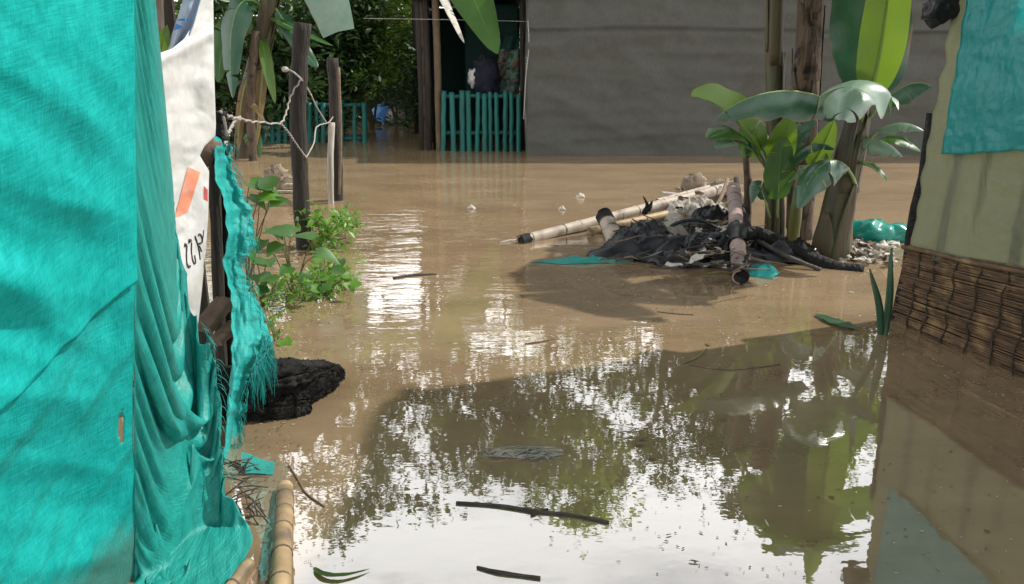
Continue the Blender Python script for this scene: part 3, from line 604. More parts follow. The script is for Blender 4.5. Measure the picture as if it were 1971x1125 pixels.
tb = thing('plastic_bag', 'black plastic bag tied to the top corner of the olive shack', 'bag', D(1815, 60, 4.6))
V, F, U = blob(D(1812, 14, 4.62), (.10, .07, .09), 6, .4, 1.3, 40, 26, oc=2); obj('bag_body', V, F, BLACK, tb)

# ------------------------------------------------------------------ left turquoise net wall and its loose folds
def Eedge(z): return Vector((-1.21+.139*z+.006*n3((0, 0, z*2.5), 1, 3)+.003*n3((0, 0, z*9), 1, 5), 2.12, z))
net = thing('net_wall', 'bright turquoise shade net wall filling the left edge', 'net wall', Eedge(0))
wl_dir = Vector((-.34, -.92, 0)).normalized(); wl_n = Vector((.92, -.34, 0)).normalized()
def segd(u, v, s):
    (x1, y1), (x2, y2) = s; dx, dy = x2-x1, y2-y1; L2 = dx*dx+dy*dy; t = max(0, min(1, ((u-x1)*dx+(v-y1)*dy)/L2)); ex, ey = u-(x1+t*dx), v-(y1+t*dy); return ex, ey, t
def frontf(a, b):
    z = lerp(-.25, 2.5, b); l = (1-a)*1.35; p = Eedge(z)+wl_dir*l; q = (l, z, 0)
    x, y = l*.85+z*.5, z*.85-l*.5                      # creases rising to the right
    w = (.030*fbm((x*.8, y*2.6, 0), 1, 2)+.032*(ridge((x*.6, y*1.9, 0), 1, 4)-.6)+.02*(ridge((x*1.1, y*4.5, 3), 1, 14)-.5))*min(1, l*5)+.05*math.sin(l*2.4)*min(1, l*3)
    w += .011*(ridge((x*1.6, y*7, 2), 1, 6)-.5)*min(1, l*4)
    w += .02*math.exp(-((y-.78+.1*l)/.05)**2)*min(1, l*3)      # overlap hem
    return p+wl_n*w
V, F, U = grid(190, 230, frontf)
F = [f for f in F if not ((lambda q: ((q[0]-231)/5)**2+((q[1]-828)/30)**2 < 1)((lambda p: (985.5+FPX*p.x/(p.y*cp-(p.z-CAMH)*sp), 562.5-FPX*(p.y*sp+(p.z-CAMH)*cp)/(p.y*cp-(p.z-CAMH)*sp)))(V[f[0]])))]     # small slit torn in the net
solid(obj('front_sheet', V, F, TURQF, net, uv=[((1-a)*1.35, b*2.75) for a, b in U]), .003)
def overlapf(a, b):                                    # second width of net lapped over the first, hem slanting up to the corner
    l = (1-a)*1.35; zl = .99-.42*l+.008*n3((l*8, 0, 0), 1, 3); z = lerp(zl, 2.5, b); bb = (z+.25)/2.75
    return frontf(a, bb)+wl_n*(.007+.006*math.exp(-b*9)*(1+n3((l*6, 0, 0), 1, 8)))
V, F, U = grid(170, 150, overlapf); solid(obj('overlap_sheet', V, F, TURQ, net, uv=[((1-a)*1.35, 1.2+b*1.5) for a, b in U]), .003)
RE = [(-300, 268, 3.3), (0, 286, 3.1), (200, 305, 2.95), (400, 332, 2.8), (560, 358, 2.7), (640, 398, 2.62), (700, 416, 2.58), (760, 418, 2.55), (860, 425, 2.46), (930, 432, 2.42), (1000, 470, 2.38), (1042, 503, 2.36), (1075, 492, 2.30), (1118, 430, 2.13), (1180, 405, 1.98)]
ru = [(r[0], r[1]) for r in RE]; ry = [(r[0], r[2]) for r in RE]
FOLDS = [(((288, 735), (372, 838)), 16, .045), (((300, 830), (372, 872)), 34, .075), (((262, 930), (385, 1068)), 17, .05), (((372, 915), (440, 1000)), 20, .055), (((440, 1000), (500, 1045)), 24, .05), (((258, 1030), (345, 1118)), 16, .04),
         (((345, 600), (352, 735)), 11, .03), (((356, 698), (412, 732)), 10, .04), (((300, 560), (318, 760)), 14, .025), (((285, 330), (320, 560)), 8, .03), (((278, 100), (300, 420)), 7, .02), (((395, 640), (412, 760)), 10, .03), (((405, 780), (418, 900)), 12, .035), (((330, 940), (352, 1060)), 12, .03)]
NJ, NI = 170, 66; P0 = np.zeros((NJ, NI, 3)); pin = np.zeros((NJ, NI), bool); pin[:, 0] = True; pin[0] = True; pin[-1, ::6] = True
PINV = tuple(range(-260, 560, 70))+tuple(range(560, 960, 45))+tuple(range(960, 1125, 9)); vs = np.linspace(-300, 1165, NJ)
for j, v in enumerate(vs):
    u1 = interp(ru, v); yr = interp(ry, v)
    for i in range(NI):
        a = i/(NI-1); u = lerp(258, u1, a); y = lerp(2.12, yr, a**(.9+1.8*min(1, max(0, (v-850)/200))))-.13*max(0, (v-1060)/105)*a**.5; y += .09*math.exp(-((u-272)/12)**2)*max(0, 1-max(0, v-350)/300)
        P0[j, i] = D(u, v, y)
for pv in PINV: pin[int(np.argmin(abs(vs-pv))), NI-1] = True
for pu, pv in ((372, 838), (378, 1064), (330, 700), (300, 1000)):           # snagged spots that make the swags
    j = int(np.argmin(abs(vs-pv))); i = int(round((pu-258)/(interp(ru, pv)-258)*(NI-1))); pin[j, i] = True; P0[j, i] -= np.array([.03, -.05, 0])
X = drape(P0, pin, 1.17, 1.08, 300, .0006, .3, 4)
for j in range(NJ):                                    # slack hem spreads over the water instead of sinking
    for i in range(NI):
        z_ = X[j, i, 2]
        if z_ < .02 and i > 3: X[j, i, 1] -= min(.35, (.02-z_)*1.5); X[j, i, 2] = .014+.016*abs(n3((X[j, i, 0], X[j, i, 1], i*.02), 14, 3))
V = [Vector(p) for p in X.reshape(-1, 3)]; F = [(j*NI+i, j*NI+i+1, (j+1)*NI+i+1, (j+1)*NI+i) for j in range(NJ-1) for i in range(NI-1)]
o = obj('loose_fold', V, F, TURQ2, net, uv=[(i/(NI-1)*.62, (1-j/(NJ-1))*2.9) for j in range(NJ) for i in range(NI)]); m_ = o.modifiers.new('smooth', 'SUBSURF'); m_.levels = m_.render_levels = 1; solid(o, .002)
mb = MB(); rnd = random.Random(3)
for k in range(150):                                   # frayed hem
    v = rnd.choice([rnd.uniform(610, 930), rnd.uniform(1030, 1090)]); u = interp(ru, v)-2; p = D(u, v, interp(ry, v)); ln = rnd.uniform(.02, .07)
    dr = Vector((rnd.uniform(-.3, .9), rnd.uniform(-.4, .1), rnd.uniform(-1, -.1))); V, F, U = tube([p, p+dr*ln*.5+Vector((.006, 0, 0)), p+dr*ln+Vector((0, 0, -.012))], [.0014, .0012, .0008], 3); mb.add(V, F, U)
mb.build('frayed_threads', TURQ3, net, kind='stuff')

# ------------------------------------------------------------------ left shed behind the net
shed = thing('shed_shade_backing', 'dark planks added for the shade inside the shed behind the white sheet', 'shed', (-1.7, 3.6, 0))  # planks set as black backing where the shed inside is only shaded
x0 = -3.0; k = 0
while x0 < -1.72:
    w = RND.uniform(.12, .17); V, F = box((x0+w/2, 4.0+RND.uniform(-.01, .01), .95), (w-.008, .025, 2.7)); obj('plank', V, F, DARKWOOD, shed, smooth=False); x0 += w
P = spline([D(434, 640, 3.85)-Vector((0, 0, .5)), D(438, 480, 3.85), D(430, 300, 3.85), D(422, 215, 3.85)], 20); V, F, U = tube(P, [.034+.006*math.sin(i) for i in range(21)], 9, .2, 9, 4); obj('post', V, F, CHAR, shed)
P = spline([D(414, 640, 3.8)-Vector((0, 0, .4)), D(416, 430, 3.8), D(414, 290, 3.8)], 14); V, F, U = tube(P, .03, 8, .2, 9, 6); obj('post', V, F, POST, shed)
# trunk and leaf glimpsed above the sheet
tk = thing('thin_tree', 'grey brown thin trunk at the top left above the white sheet', 'tree', D(302, 400, 3.4))
V, F, U = tube(spline([D(300, 640, 3.4), D(303, 200, 3.4), D(298, 40, 3.42), D(296, -160, 3.45)], 18), [.05-.001*i for i in range(19)], 9, .12, 7, 2); obj('trunk', V, F, mat('pale bark', (.17, .13, .11), (.10, .075, .06), rough=.9, scale=6, stretch=(3, 3, .5), bump=.6), tk)
leaf_blade([D(303, 120, 3.38), D(308, 100, 3.36), D(314, 85, 3.34), D(322, 48, 3.34)], .035, (0.2, -1, .2), .2, .3, .05, 8, 3, parent=tk, m=BLEAFY, rib=.004)
# white sheet
WY = 3.22
wl_ = [(-200, 440), (-20, 390), (0, 386), (30, 377), (50, 370), (75, 355), (95, 330), (108, 292), (110, 280), (300, 300), (450, 318), (560, 335), (640, 352)]
wr_ = [(-200, 452), (-20, 410), (0, 410), (150, 412), (240, 415), (262, 414), (282, 393), (300, 384), (312, 391), (330, 402), (365, 401), (420, 400), (480, 396), (560, 388), (625, 381), (640, 378)]
def wdep(u, v):
    q = (u*.01, v*.01, 0); fold = .035*math.sin((u-300)*.07+v*.012+1.2)*(.5+.5*math.sin(v*.006))
    dia = .03*(ridge((u*.010-v*.004, v*.006+u*.012, 0), 1.0, 3)-.5); sw = .05*math.exp(-((v-120-(u-300)*-.5)/14)**2)
    return WY-.16+(u-300)*.0042+fold*.7+dia-sw*.6+.012*fbm(q, 2, 4)
def whitef(a, b):
    v = lerp(-60, 625, b); u = lerp(interp(wl_, v), interp(wr_, v), a); return D(u, v, wdep(u, v))
ws = thing('white_sheet', 'grubby white sack sheet with handwritten marks beside the turquoise net', 'sheet', D(360, 620, WY))
V, F, U = grid(50, 160, whitef); solid(obj('sheet', V, F, WHITE, ws, uv=[(a*.25, b*1.4) for a, b in U]), .003)
def print_patch(poly, m, name='printed_patch'):
    """flat print on the white sheet: quad of photo corners draped 4 mm in front"""
    q = [Vector((*p, 0)) for p in poly]
    def f(a, b): p = lerp(lerp(q[0], q[1], a), lerp(q[3], q[2], a), b); return D(p.x, p.y, wdep(p.x, p.y)-.006)
    V, F, U = grid(10, 14, f); obj(name, V, F, m, ws)
print_patch([(362, 322), (386, 332), (362, 408), (336, 420)], ORANGE); print_patch([(393, 358), (400, 366), (400, 388), (392, 384)], RED)
def stroke(pts, r=.0045):
    V, F, U = tube(spline([D(u, v, wdep(u, v)-.005) for u, v in pts], 14), r, 6); obj('ink_mark', V, F, INK, ws)
stroke([(355, 471), (357.5, 473)], .008); stroke([(359.5, 474), (358.5, 492), (359.5, 508), (364, 515), (366, 511)])
stroke([(363, 465), (366, 463)], .009); stroke([(368.5, 467), (368, 484), (370, 500), (374, 508), (376, 504), (374, 492)])
stroke([(375, 455), (380, 470), (383, 484), (385, 500)]); stroke([(381, 454), (384, 451), (388, 456), (389, 466), (382, 470)]); stroke([(392, 443), (391, 455), (389, 466)], .003); stroke([(384, 474), (388, 484)], .003)
# bluish plastic tucked above the sheet
def bagf(a, b):
    v = lerp(-60, 110, b); u = lerp(interp([(-60, 372), (0, 352), (40, 340), (70, 330), (110, 322)], v), interp([(-60, 395), (0, 386), (50, 372), (80, 360), (110, 330)], v), a)
    return D(u, v, WY+.12+.02*math.sin(a*8+b*3)+.01*fbm((u*.05, v*.05, 0), 1, 3))
pb = thing('plastic_sack', 'pale bluish plastic sack with a blue triangle above the white sheet', 'sack', D(350, 110, WY+.05))
V, F, U = grid(16, 24, bagf); solid(obj('sack', V, F, mat('bluish white plastic', (.52, .58, .72), (.42, .48, .62), rough=.35, scale=8, bump=.3, trans=.2), pb, uv=U), .003)
def mark(tri, m):
    V = [D(u, v, WY+.085) for u, v in tri]; V += [p+Vector((0, .004, 0)) for p in V]; n = len(tri); F = [tuple(range(n)), tuple(range(n, 2*n))[::-1]]+[(i, (i+1) % n, n+(i+1) % n, n+i) for i in range(n)]; obj('printed_mark', V, F, m, pb, smooth=False)
mark([(339, 46), (352, 52), (334, 59)], BLUEINK); mark([(344, 37), (356, 36), (356, 41), (342, 40)], BLUEINK); mark([(359, 36), (363, 36), (362, 42), (359, 42)], BLUEINK)
# torn strip hanging from the charred post
NS = [(262, 408, 424, 3.76), (272, 414, 440, 3.75), (300, 412, 447, 3.73), (345, 414, 455, 3.70), (380, 430, 472, 3.68), (410, 434, 481, 3.65), (445, 438, 493, 3.62), (470, 438, 490, 3.6), (500, 428, 470, 3.57), (560, 444, 484, 3.5), (610, 446, 510, 3.40), (660, 447, 525, 3.26), (700, 446, 502, 3.18), (760, 440, 474, 3.1), (830, 434, 464, 3.02), (905, 430, 458, 2.95)]
tl = [(r[0], r[1]) for r in NS]; tr_ = [(r[0], r[2]) for r in NS]; ty = [(r[0], r[3]) for r in NS]
def stripf(a, b):
    v = lerp(262, 905, b); u = lerp(interp(tl, v)+4*n3((v*.05, 0, 0), 1, 7), interp(tr_, v)+9*n3((v*.05, 0, 0), 1, 2)+6*n3((v*.17, 0, 0), 1, 5)+5*n3((v*.6, 0, 0), 1, 9), a); q = (u*.03, v*.01, 0)
    return D(u, v, interp(ty, v)-.06+.2*a+.035*math.sin(a*7+v*.012)+.03*fbm(q, 1.5, 2))
st = thing('torn_net', 'torn turquoise net strip with frayed edges hanging from a charred post', 'net', D(450, 800, 3.0))
V, F, U = grid(28, 170, stripf); solid(obj('net_strip', V, F, TURQ3, st, uv=[(a*.2, b*1.6) for a, b in U]), .002)
mb = MB(); rnd = random.Random(9)
for k in range(360):
    v = rnd.choice([rnd.uniform(640, 720), rnd.uniform(270, 700), rnd.uniform(660, 900)]); a = rnd.uniform(.75, 1.0); u = lerp(interp(tl, v), interp(tr_, v), a); p = D(u, v, interp(ty, v)-.01)
    ln = rnd.uniform(.03, .09) if v < 640 or v > 720 else rnd.uniform(.06, .19); sw = rnd.uniform(-.35, .35) if v > 640 else rnd.uniform(-.1, .9)
    V, F, U = tube([p, p+Vector((sw*ln*.7, rnd.uniform(-.02, .02), -.4*ln)), p+Vector((sw*ln*.8, rnd.uniform(-.03, .03), -ln))], [.0016, .0013, .001], 3); mb.add(V, F, U)
mb.build('frayed_threads', TURQ3, st, kind='stuff')
# broken timber poking out between the sheets
from mathutils import Matrix
for i, (uv0, uv1, yy, th, lb) in enumerate((((394, 628), (430, 584), 3.50, .055, 'upper broken brown timber between white sheet and torn net'), ((418, 656), (450, 626), 3.42, .038, 'lower broken brown timber between white sheet and torn net'))):
    a, b = D(*uv0, yy), D(*uv1, yy+.12); dr_ = (b-a).normalized(); qm = dr_.to_track_quat('X', 'Z').to_matrix(); ln = (b-a).length*1.25
    V, F, U = grid(12, 16, lambda x, y: (a+b)/2+qm @ Vector(((x-.5)*ln+.012*n3((y*9, i, 0), 1, 3)*(1 if abs(x-.5) > .45 else 0), .5*th*2*math.copysign(abs(math.cos(y*6.2832))**.35, math.cos(y*6.2832)), .22*th*2*math.copysign(abs(math.sin(y*6.2832))**.35, math.sin(y*6.2832))+.006*n3((x*5, y*4, i), 1, 2))))
    F.append(tuple(k*13 for k in range(16))); F.append(tuple(k*13+12 for k in range(16)))
    tag(obj('broken_timber', V, F, WOODR, uv=U, smooth=False), lb, 'timber')
pf = thing('wood_offcut', 'round brown wood end showing through the tear in the white sheet', 'timber', D(400, 300, 3.3))
V, F, U = tube([D(386, 312, 3.70), D(412, 268, 3.72)], [.05, .045], 9, .15, 9, 2); obj('log', V, F, WOODR, pf)
# charred log
lg = thing('charred_log', 'black charred log lying in the water by the torn net', 'log', G(545, 790))
def logf(pts, R, seed, fl=.5):
    P = spline(pts, 90); n = len(P); V, F, U = [], [], []; seg = 84
    for i, c in enumerate(P):
        t = (P[min(i+1, n-1)]-P[max(0, i-1)]).normalized(); a = t.cross(Vector((0, 0, 1))).normalized(); b = a.cross(t); r = interp(R, i/(n-1))
        for k in range(seg):
            g = 2*math.pi*k/seg; cg, sg_ = math.cos(g), math.sin(g); d = a*math.copysign(abs(cg)**.55, cg)+b*math.copysign(abs(sg_)**.55, sg_)*fl*1.6
            ww = .35*n3((i*.09, 0, 0), 1, seed); grain = ridge((math.cos(g+ww)*4.2, math.sin(g+ww)*4.2, i*.012), 1.7, seed); rough = ridge(c+d*r, 3.6, seed+2); cr2 = ridge((math.cos(g+ww)*9, math.sin(g+ww)*9, i*.05), 1.7, seed+5)
            V.append(c+d*(r*(.66+.30*grain+.16*rough+.20*cr2+.07*ridge(c+d*r, 30, seed+9)))); U.append((0, 0))
    for i in range(n-1):
        for k in range(seg): F.append((i*seg+k, i*seg+(k+1) % seg, (i+1)*seg+(k+1) % seg, (i+1)*seg+k))
    F.append(tuple(range(seg))); F.append(tuple((n-1)*seg+k for k in range(seg))[::-1]); return V, F
V, F = logf([G(420, 752, .07), G(500, 746, .11), G(575, 730, .10), G(625, 720, .07), G(652, 716, .055)], [(0, .13), (.35, .135), (.6, .10), (.8, .085), (.9, .06), (1, .05)], 1, .40); LOGM = mat('burnt grey log', (.006, .0055, .005), (.06, .055, .05), rough=.7, scale=7, bump=.9, bscale=40, bdist=.02, contrast=(.5, .8), spec=.2); obj('trunk', V, F, LOGM, lg)
V, F = logf([G(430, 785, .02), G(520, 782, .035), G(565, 778, .03), G(592, 772, .03)], [(0, .085), (.55, .08), (.7, .09), (.92, .075), (1, .06)], 6, .40); obj('side_lump', V, F, LOGM, lg)

# ------------------------------------------------------------------ dark fence posts, wire
p1 = thing('fence_post', 'thick dark wooden fence post leaning right, nearest the weeds', 'post', G(581, 478), 'old fence posts')
V, F, U = tube(spline([D(581, 478, 6.6)-Vector((0, 0, .5)), D(580, 380, 6.6), D(573, 200, 6.6), D(582, 44, 6.6)], 30), [.068+.004*math.sin(i*.9) for i in range(31)], 14, .18, 5, 3); obj('trunk', V, F, POST, p1)
p2 = thing('fence_post', 'dark split fence post with a pale stake strapped to its front', 'post', G(642, 388), 'old fence posts')
V, F, U = tube(spline([D(648, 378, 8.95)-Vector((0, 0, .4)), D(646, 240, 8.95), D(640, 112, 8.95)], 22), [.062]*23, 12, .2, 5, 8); obj('trunk', V, F, POST, p2)
V, F, U = tube(spline([D(635, 392, 8.75)-Vector((0, 0, .4)), D(636, 320, 8.75), D(639, 236, 8.8)], 14), [.036]*15, 8, .2, 8, 5); obj('pale_stake', V, F, POSTL, p2)
P = spline([D(653, 375, 8.85), D(656, 260, 8.85), D(652, 130, 8.88)], 16); V, F, U = tube(P, .016, 6, .3, 12, 3); obj('vine_stem', V, F, STICKB, p2)
wr = thing('tangled_wire', 'pale twisted wire strung between the charred post and the fence posts', 'wire', D(560, 240, 6.3))
WS = [([(424, 218, 3.8), (445, 226, 4.2), (470, 232, 4.8), (500, 236, 5.4), (540, 237, 6.2), (552, 215, 6.4), (560, 185, 6.48), (580, 152, 6.48)], .007, 1),
      ([(433, 280, 3.78), (440, 258, 4.0), (452, 234, 4.4), (462, 226, 4.6)], .006, 1), ([(540, 237, 6.2), (560, 262, 6.4), (575, 285, 6.47), (589, 305, 6.48)], .005, 1),
      ([(589, 305, 6.48), (604, 275, 6.9), (610, 245, 7.4), (632, 236, 8.5), (641, 226, 8.8)], .006, 0), ([(580, 152, 6.48), (596, 178, 7.0), (612, 210, 7.8), (628, 236, 8.6)], .006, 0),
      ([(580, 152, 6.48), (566, 140, 6.5), (552, 134, 6.5)], .008, 0), ([(430, 228, 3.78), (434, 245, 3.78), (436, 262, 3.78)], .004, 1)]
for pts, r, tw in WS:
    P = spline([D(*q) for q in pts], 50); P = [p+Vector((.006*math.sin(i*1.9), 0, .006*math.cos(i*1.9)))*tw+Vector((0, 0, .008*n3(p, 9, 2))) for i, p in enumerate(P)]
    V, F, U = tube(P, r, 5); obj('strand', V, F, WIRE, wr)
V, F, U = blob(D(549, 134, 6.48), (.026, .02, .02), 2, .3); obj('knot', V, F, WHITEBAG, wr)

# ------------------------------------------------------------------ weeds by the left bank
def heart(c, tipdir, nrm, s, m, parent, seed, name='leaf'):
    c, x = Vector(c), Vector(tipdir).normalized(); n = Vector(nrm); n = (n-x*n.dot(x)).normalized(); y = n.cross(x)
    pr = [(0, 0), (.05, .30), (.25, .46), (.5, .40), (.75, .22), (1, 0)]; V, U = [], []; nl = len(pr)-1
    for sd in (-1, 0, 1):
        for i, (t, w) in enumerate(pr):
            tt = t-(.14*(1-t) if sd and i == 1 else 0); V.append(c+x*(s*tt)+y*(s*w*sd)+n*(s*(.14*abs(sd)*w*2-.22*t*t+.03*math.sin(seed+i)))); U.append((sd*w, t))
    k = nl+1; F = []
    for r in (0, 1):
        for i in range(nl): F.append((r*k+i, r*k+i+1, (r+1)*k+i+1, (r+1)*k+i))
    return obj(name, V, F, m, parent, uv=U)
def weed(label, leaves, base, seed, mats=(WEED, WEEDD)):
    rt = thing('weed', label, 'weed', base, 'weeds on the left bank'); rnd = random.Random(seed); b = Vector(base)
    for (u, v, y, s) in leaves:
        p = D(u, v, y); P = spline([b-Vector((0, 0, .05)), lerp(b, p, .55)+Vector((rnd.uniform(-.03, .03), 0, .04)), p], 8); V, F, U = tube(P, [.006-.0004*i for i in range(9)], 5); st_ = obj('stem', V, F, VSTEM, rt)
        heart(p, (rnd.uniform(-.6, 1), rnd.uniform(-.8, .2), rnd.uniform(-.35, .2)), (rnd.uniform(-.2, .5), rnd.uniform(-.6, -.1), 1), s, rnd.choice(mats), st_, rnd.uniform(0, 9))
    return rt
weed('tall broad-leaved weed with bright yellow green leaves behind the torn net', [(480, 352, 5.0, .17), (505, 355, 5.0, .15), (525, 362, 4.95, .15), (500, 385, 4.9, .17), (520, 395, 4.9, .14), (478, 380, 4.95, .14), (466, 395, 4.9, .10)], G(476, 545), 1, (WEED, WEED, WEEDD))
weed('broad-leaved weed with one long leaf in front of the thick post', [(520, 440, 5.2, .15), (560, 455, 5.1, .19), (505, 462, 5.1, .14), (540, 470, 5.05, .14), (602, 462, 5.0, .18), (608, 490, 5.0, .17), (560, 515, 4.9, .11), (545, 445, 5.2, .12)], G(565, 560), 2)
weed('low weed with dark leaves beside the torn net', [(498, 530, 4.8, .15), (515, 500, 4.8, .12), (490, 505, 4.8, .12), (535, 540, 4.7, .10), (480, 480, 4.8, .10), (520, 560, 4.7, .09), (505, 552, 4.7, .10)], G(505, 585), 3, (WEEDD, WEEDD, WEED))
weed('small weed sprig just behind the charred log', [(528, 622, 4.35, .07), (538, 640, 4.3, .05), (545, 655, 4.25, .09), (520, 610, 4.4, .05)], G(530, 655), 4, (WEED,))
weed('trailing weed with glossy leaves at the water edge below the post', [(612, 540, 5.2, .12), (630, 548, 5.15, .10), (650, 535, 5.2, .09), (668, 545, 5.1, .09), (690, 542, 5.1, .08), (600, 555, 5.1, .10), (640, 520, 5.3, .11), (625, 500, 5.4, .12), (655, 500, 5.4, .09), (580, 545, 5.1, .09), (594, 530, 5.2, .10), (675, 530, 5.2, .07)], G(625, 562), 5)
def weedmass(label, u0, u1, vb, h, n, size, seed):
    rs = np.random.RandomState(seed); a, b = G(u0, vb), G(u1, vb); c = (a+b)/2; rx = (b-a).length/2
    rt = thing('leafy_clump', label, 'plant', c, 'weeds on the left bank'); Q = clumps(rs, (c.x, c.y, h*.35), (rx, .35, h*.62), 26, n//26, .07); Q = Q[Q[:, 2] > .01]
    V, F = leafcloud(Q, size, seed, .55); quickobj('foliage', V, F, WEED, rt); mb = MB()
    for k in range(14):
        p = Vector(Q[rs.randint(len(Q))]); q = Vector((p.x+rs.uniform(-.1, .1), p.y, -.05)); V, F, U = tube(spline([q, lerp(q, p, .5)+Vector((rs.uniform(-.03, .03), 0, 0)), p], 5), .004, 4); mb.add(V, F, U)
    mb.build('stems', VSTEM, rt)
weedmass('small-leaved bright clump just right of the thick post base', 596, 690, 470, .42, 480, .07, 3)
weedmass('low leafy clump of floating weeds in front of the thick post', 545, 690, 552, .14, 300, .06, 6)
weedmass('straggling grey green weeds under the torn net edge', 490, 585, 592, .22, 220, .055, 8)
rb = thing('half_sunk_crate', 'grey half-sunken wooden crate beyond the weeds', 'crate', G(540, 372))
for i, (du, dz, l) in enumerate(((0, .02, .55), (3, .06, .5), (8, .10, .42))):
    c = G(545+du, 372-i*7)+Vector((0, 0, dz)); V, F = box(c, (l, .07, .022)); obj('slat', V, F, POSTL, rb, smooth=False)
V, F, U = blob(D(532, 340, 9.2), (.13, .1, .12), 3, .6, 3); tag(obj('root_ball', V, F, RUBBLE), 'lumpy brown root ball on the half-sunken crate', 'root')
mb = MB(); rnd = random.Random(21); tn = thing('twig_heap', 'heap of dark twigs and net scraps at the foot of the torn net', 'twigs', G(475, 960))
for k in range(45):
    c = G(rnd.uniform(448, 500), rnd.uniform(885, 1000), rnd.uniform(.0, .05)); a = rnd.uniform(0, 3.14); l = rnd.uniform(.03, .16); d = Vector((math.cos(a)*l, math.sin(a)*l*.6, rnd.uniform(-.03, .09)))
    V, F, U = tube([c-d*.5, c+Vector((0, 0, .006)), c+d*.5], [.0025, .003, .0015], 5); mb.add(V, F, U)
mb.build('twigs', STICK, tn, kind='stuff')
def scrapf(a, b): 
    p = D(lerp(462, 525, a), lerp(850, 900, b), 2.86-.1*b); return Vector((p.x, p.y, max(.004, .05*(1-b)*(1-a)+.01*n3(p, 20))))
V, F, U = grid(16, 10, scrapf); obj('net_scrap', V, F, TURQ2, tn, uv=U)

# ------------------------------------------------------------------ banana plants
def crown(root, top, n, ln, hw, seed, mats, up=1.0, tears=5, tilt=(.35, 1.0), a0=0, angs=None):
    rnd = random.Random(seed); top = Vector(top)
    for k in range(n):
        a = angs[k] if angs else a0+k*2.4+rnd.uniform(-.3, .3); l = ln*rnd.uniform(.8, 1.15); e = rnd.uniform(*tilt); h = Vector((math.cos(a), math.sin(a), 0))
        p0 = top-Vector((0, 0, .08*k*.4)); p1 = p0+h*(l*.22)+Vector((0, 0, l*.42*e)); p2 = p0+h*(l*.62)+Vector((0, 0, l*.55*e)); p3 = p0+h*(l*.98)+Vector((0, 0, l*(.55*e-.42)))
        leaf_blade([p0, p1, p2, p3], hw*rnd.uniform(.85, 1.15), (0, 0, 1), .3, rnd.uniform(.5, .9), .16, 22, 4, tears, seed*31+k, parent=root, m=rnd.choice(mats), rib=.02)
BY = 6.33
pa = thing('banana_plant', 'stout leaning banana plant with wide silvery drooping leaf near the shack', 'banana plant', G(1600, 492), 'banana clump')
pseudostem(pa, [D(1597, 492, BY)-Vector((0, 0, .4)), D(1600, 470, BY), D(1624, 350, BY), D(1645, 255, BY), D(1656, 195, BY)], .185, .07, PSTEM, 3, 8)
L_ = lambda *a: [D(*q) for q in a]
LV = [(L_((1655, 240, 6.35), (1694, 165, 6.42), (1676, 20, 6.5), (1650, -300, 6.6)), .33, (-.1, -1, .25), .12, .3, 0, BLEAFD, .22), (L_((1660, 225, 6.3), (1690, 160, 6.2), (1712, 20, 6.1), (1738, -300, 6.0)), .185, (.35, 1, -.2), -.4, -.1, 0, BLEAFY, .2),
      (L_((1652, 245, 6.3), (1690, 150, 6.15), (1640, 105, 5.75), (1622, 232, 5.35)), .36, (0, 0, 1), .0, 1.2, 0, BLEAFS, .2), (L_((1648, 235, 6.35), (1580, 150, 6.2), (1450, 160, 6.05), (1378, 228, 5.9)), .24, (0, -.35, 1), -.75, .6, 0, BLEAFD, .12),
      (L_((1660, 240, 6.3), (1700, 185, 6.2), (1755, 140, 6.1), (1795, 168, 6.0)), .16, (0, -.3, 1), -.5, .7, 0, BLEAFD, .3), (L_((1655, 285, 6.3), (1692, 236, 6.2), (1740, 222, 6.1), (1778, 252, 6.0)), .11, (0, -.2, 1), -.2, .9, 1, BLEAFS, .3),
      (L_((1652, 295, 6.3), (1690, 258, 6.1), (1730, 254, 6.0), (1772, 292, 5.95)), .09, (0, -.5, 1), .1, .6, 0, BLEAF, .3), (L_((1655, 270, 6.25), (1680, 262, 6.05), (1712, 270, 5.95), (1738, 302, 5.9)), .13, (0, -.3, 1), -.3, 1.2, 1, BLEAFS, .15),
      (L_((1650, 310, 6.25), (1670, 314, 6.1), (1690, 322, 6.0), (1707, 350, 5.95)), .04, (0, -.3, 1), .3, .2, 0, BLEAF, .1), (L_((1650, 360, 6.2), (1630, 275, 6.05), (1560, 300, 5.9), (1537, 402, 5.8)), .2, (-.3, -.6, .8), -.2, .9, 0, BLEAFD, .2)]
for i, (P, hw, up, fo, dr, te, m, pet) in enumerate(LV): leaf_blade(P, hw, up, fo, dr, pet, 34, 6, te+(0, 0, 4, 3, 3, 3, 2, 3, 0, 3)[i], i*7+1, parent=pa, m=m, rib=.012, wave=.16 if i == 2 else .06)
for i, (a, b) in enumerate((((1628, 340), (1655, 215)), ((1640, 345), (1668, 225)), ((1635, 330), (1660, 240)))):     # clasping petioles
    V, F, U = tube(spline([D(*a, BY-.11), D((a[0]+b[0])/2-3, (a[1]+b[1])/2, BY-.12), D(*b, BY-.04)], 10), [.03-.0014*j for j in range(11)], 8); obj('petiole', V, F, PSTEM, pa)
pbn = thing('banana_plant', 'young bushy banana sucker with fan of bright curled leaves, left in the clump', 'banana plant', G(1495, 478), 'banana clump')
for u0, u1, r in ((1481, 1483, .03), (1497, 1493, .042), (1512, 1499, .028)):
    V, F, U = tube(spline([D(u0, 478, 6.6)-Vector((0, 0, .4)), D(lerp(u0, u1, .5), 400, 6.6), D(u1, 318, 6.6)], 14), [r*(1-.035*j) for j in range(15)], 10, .08, 5, 2); obj('pseudostem', V, F, PSTEM, pbn)
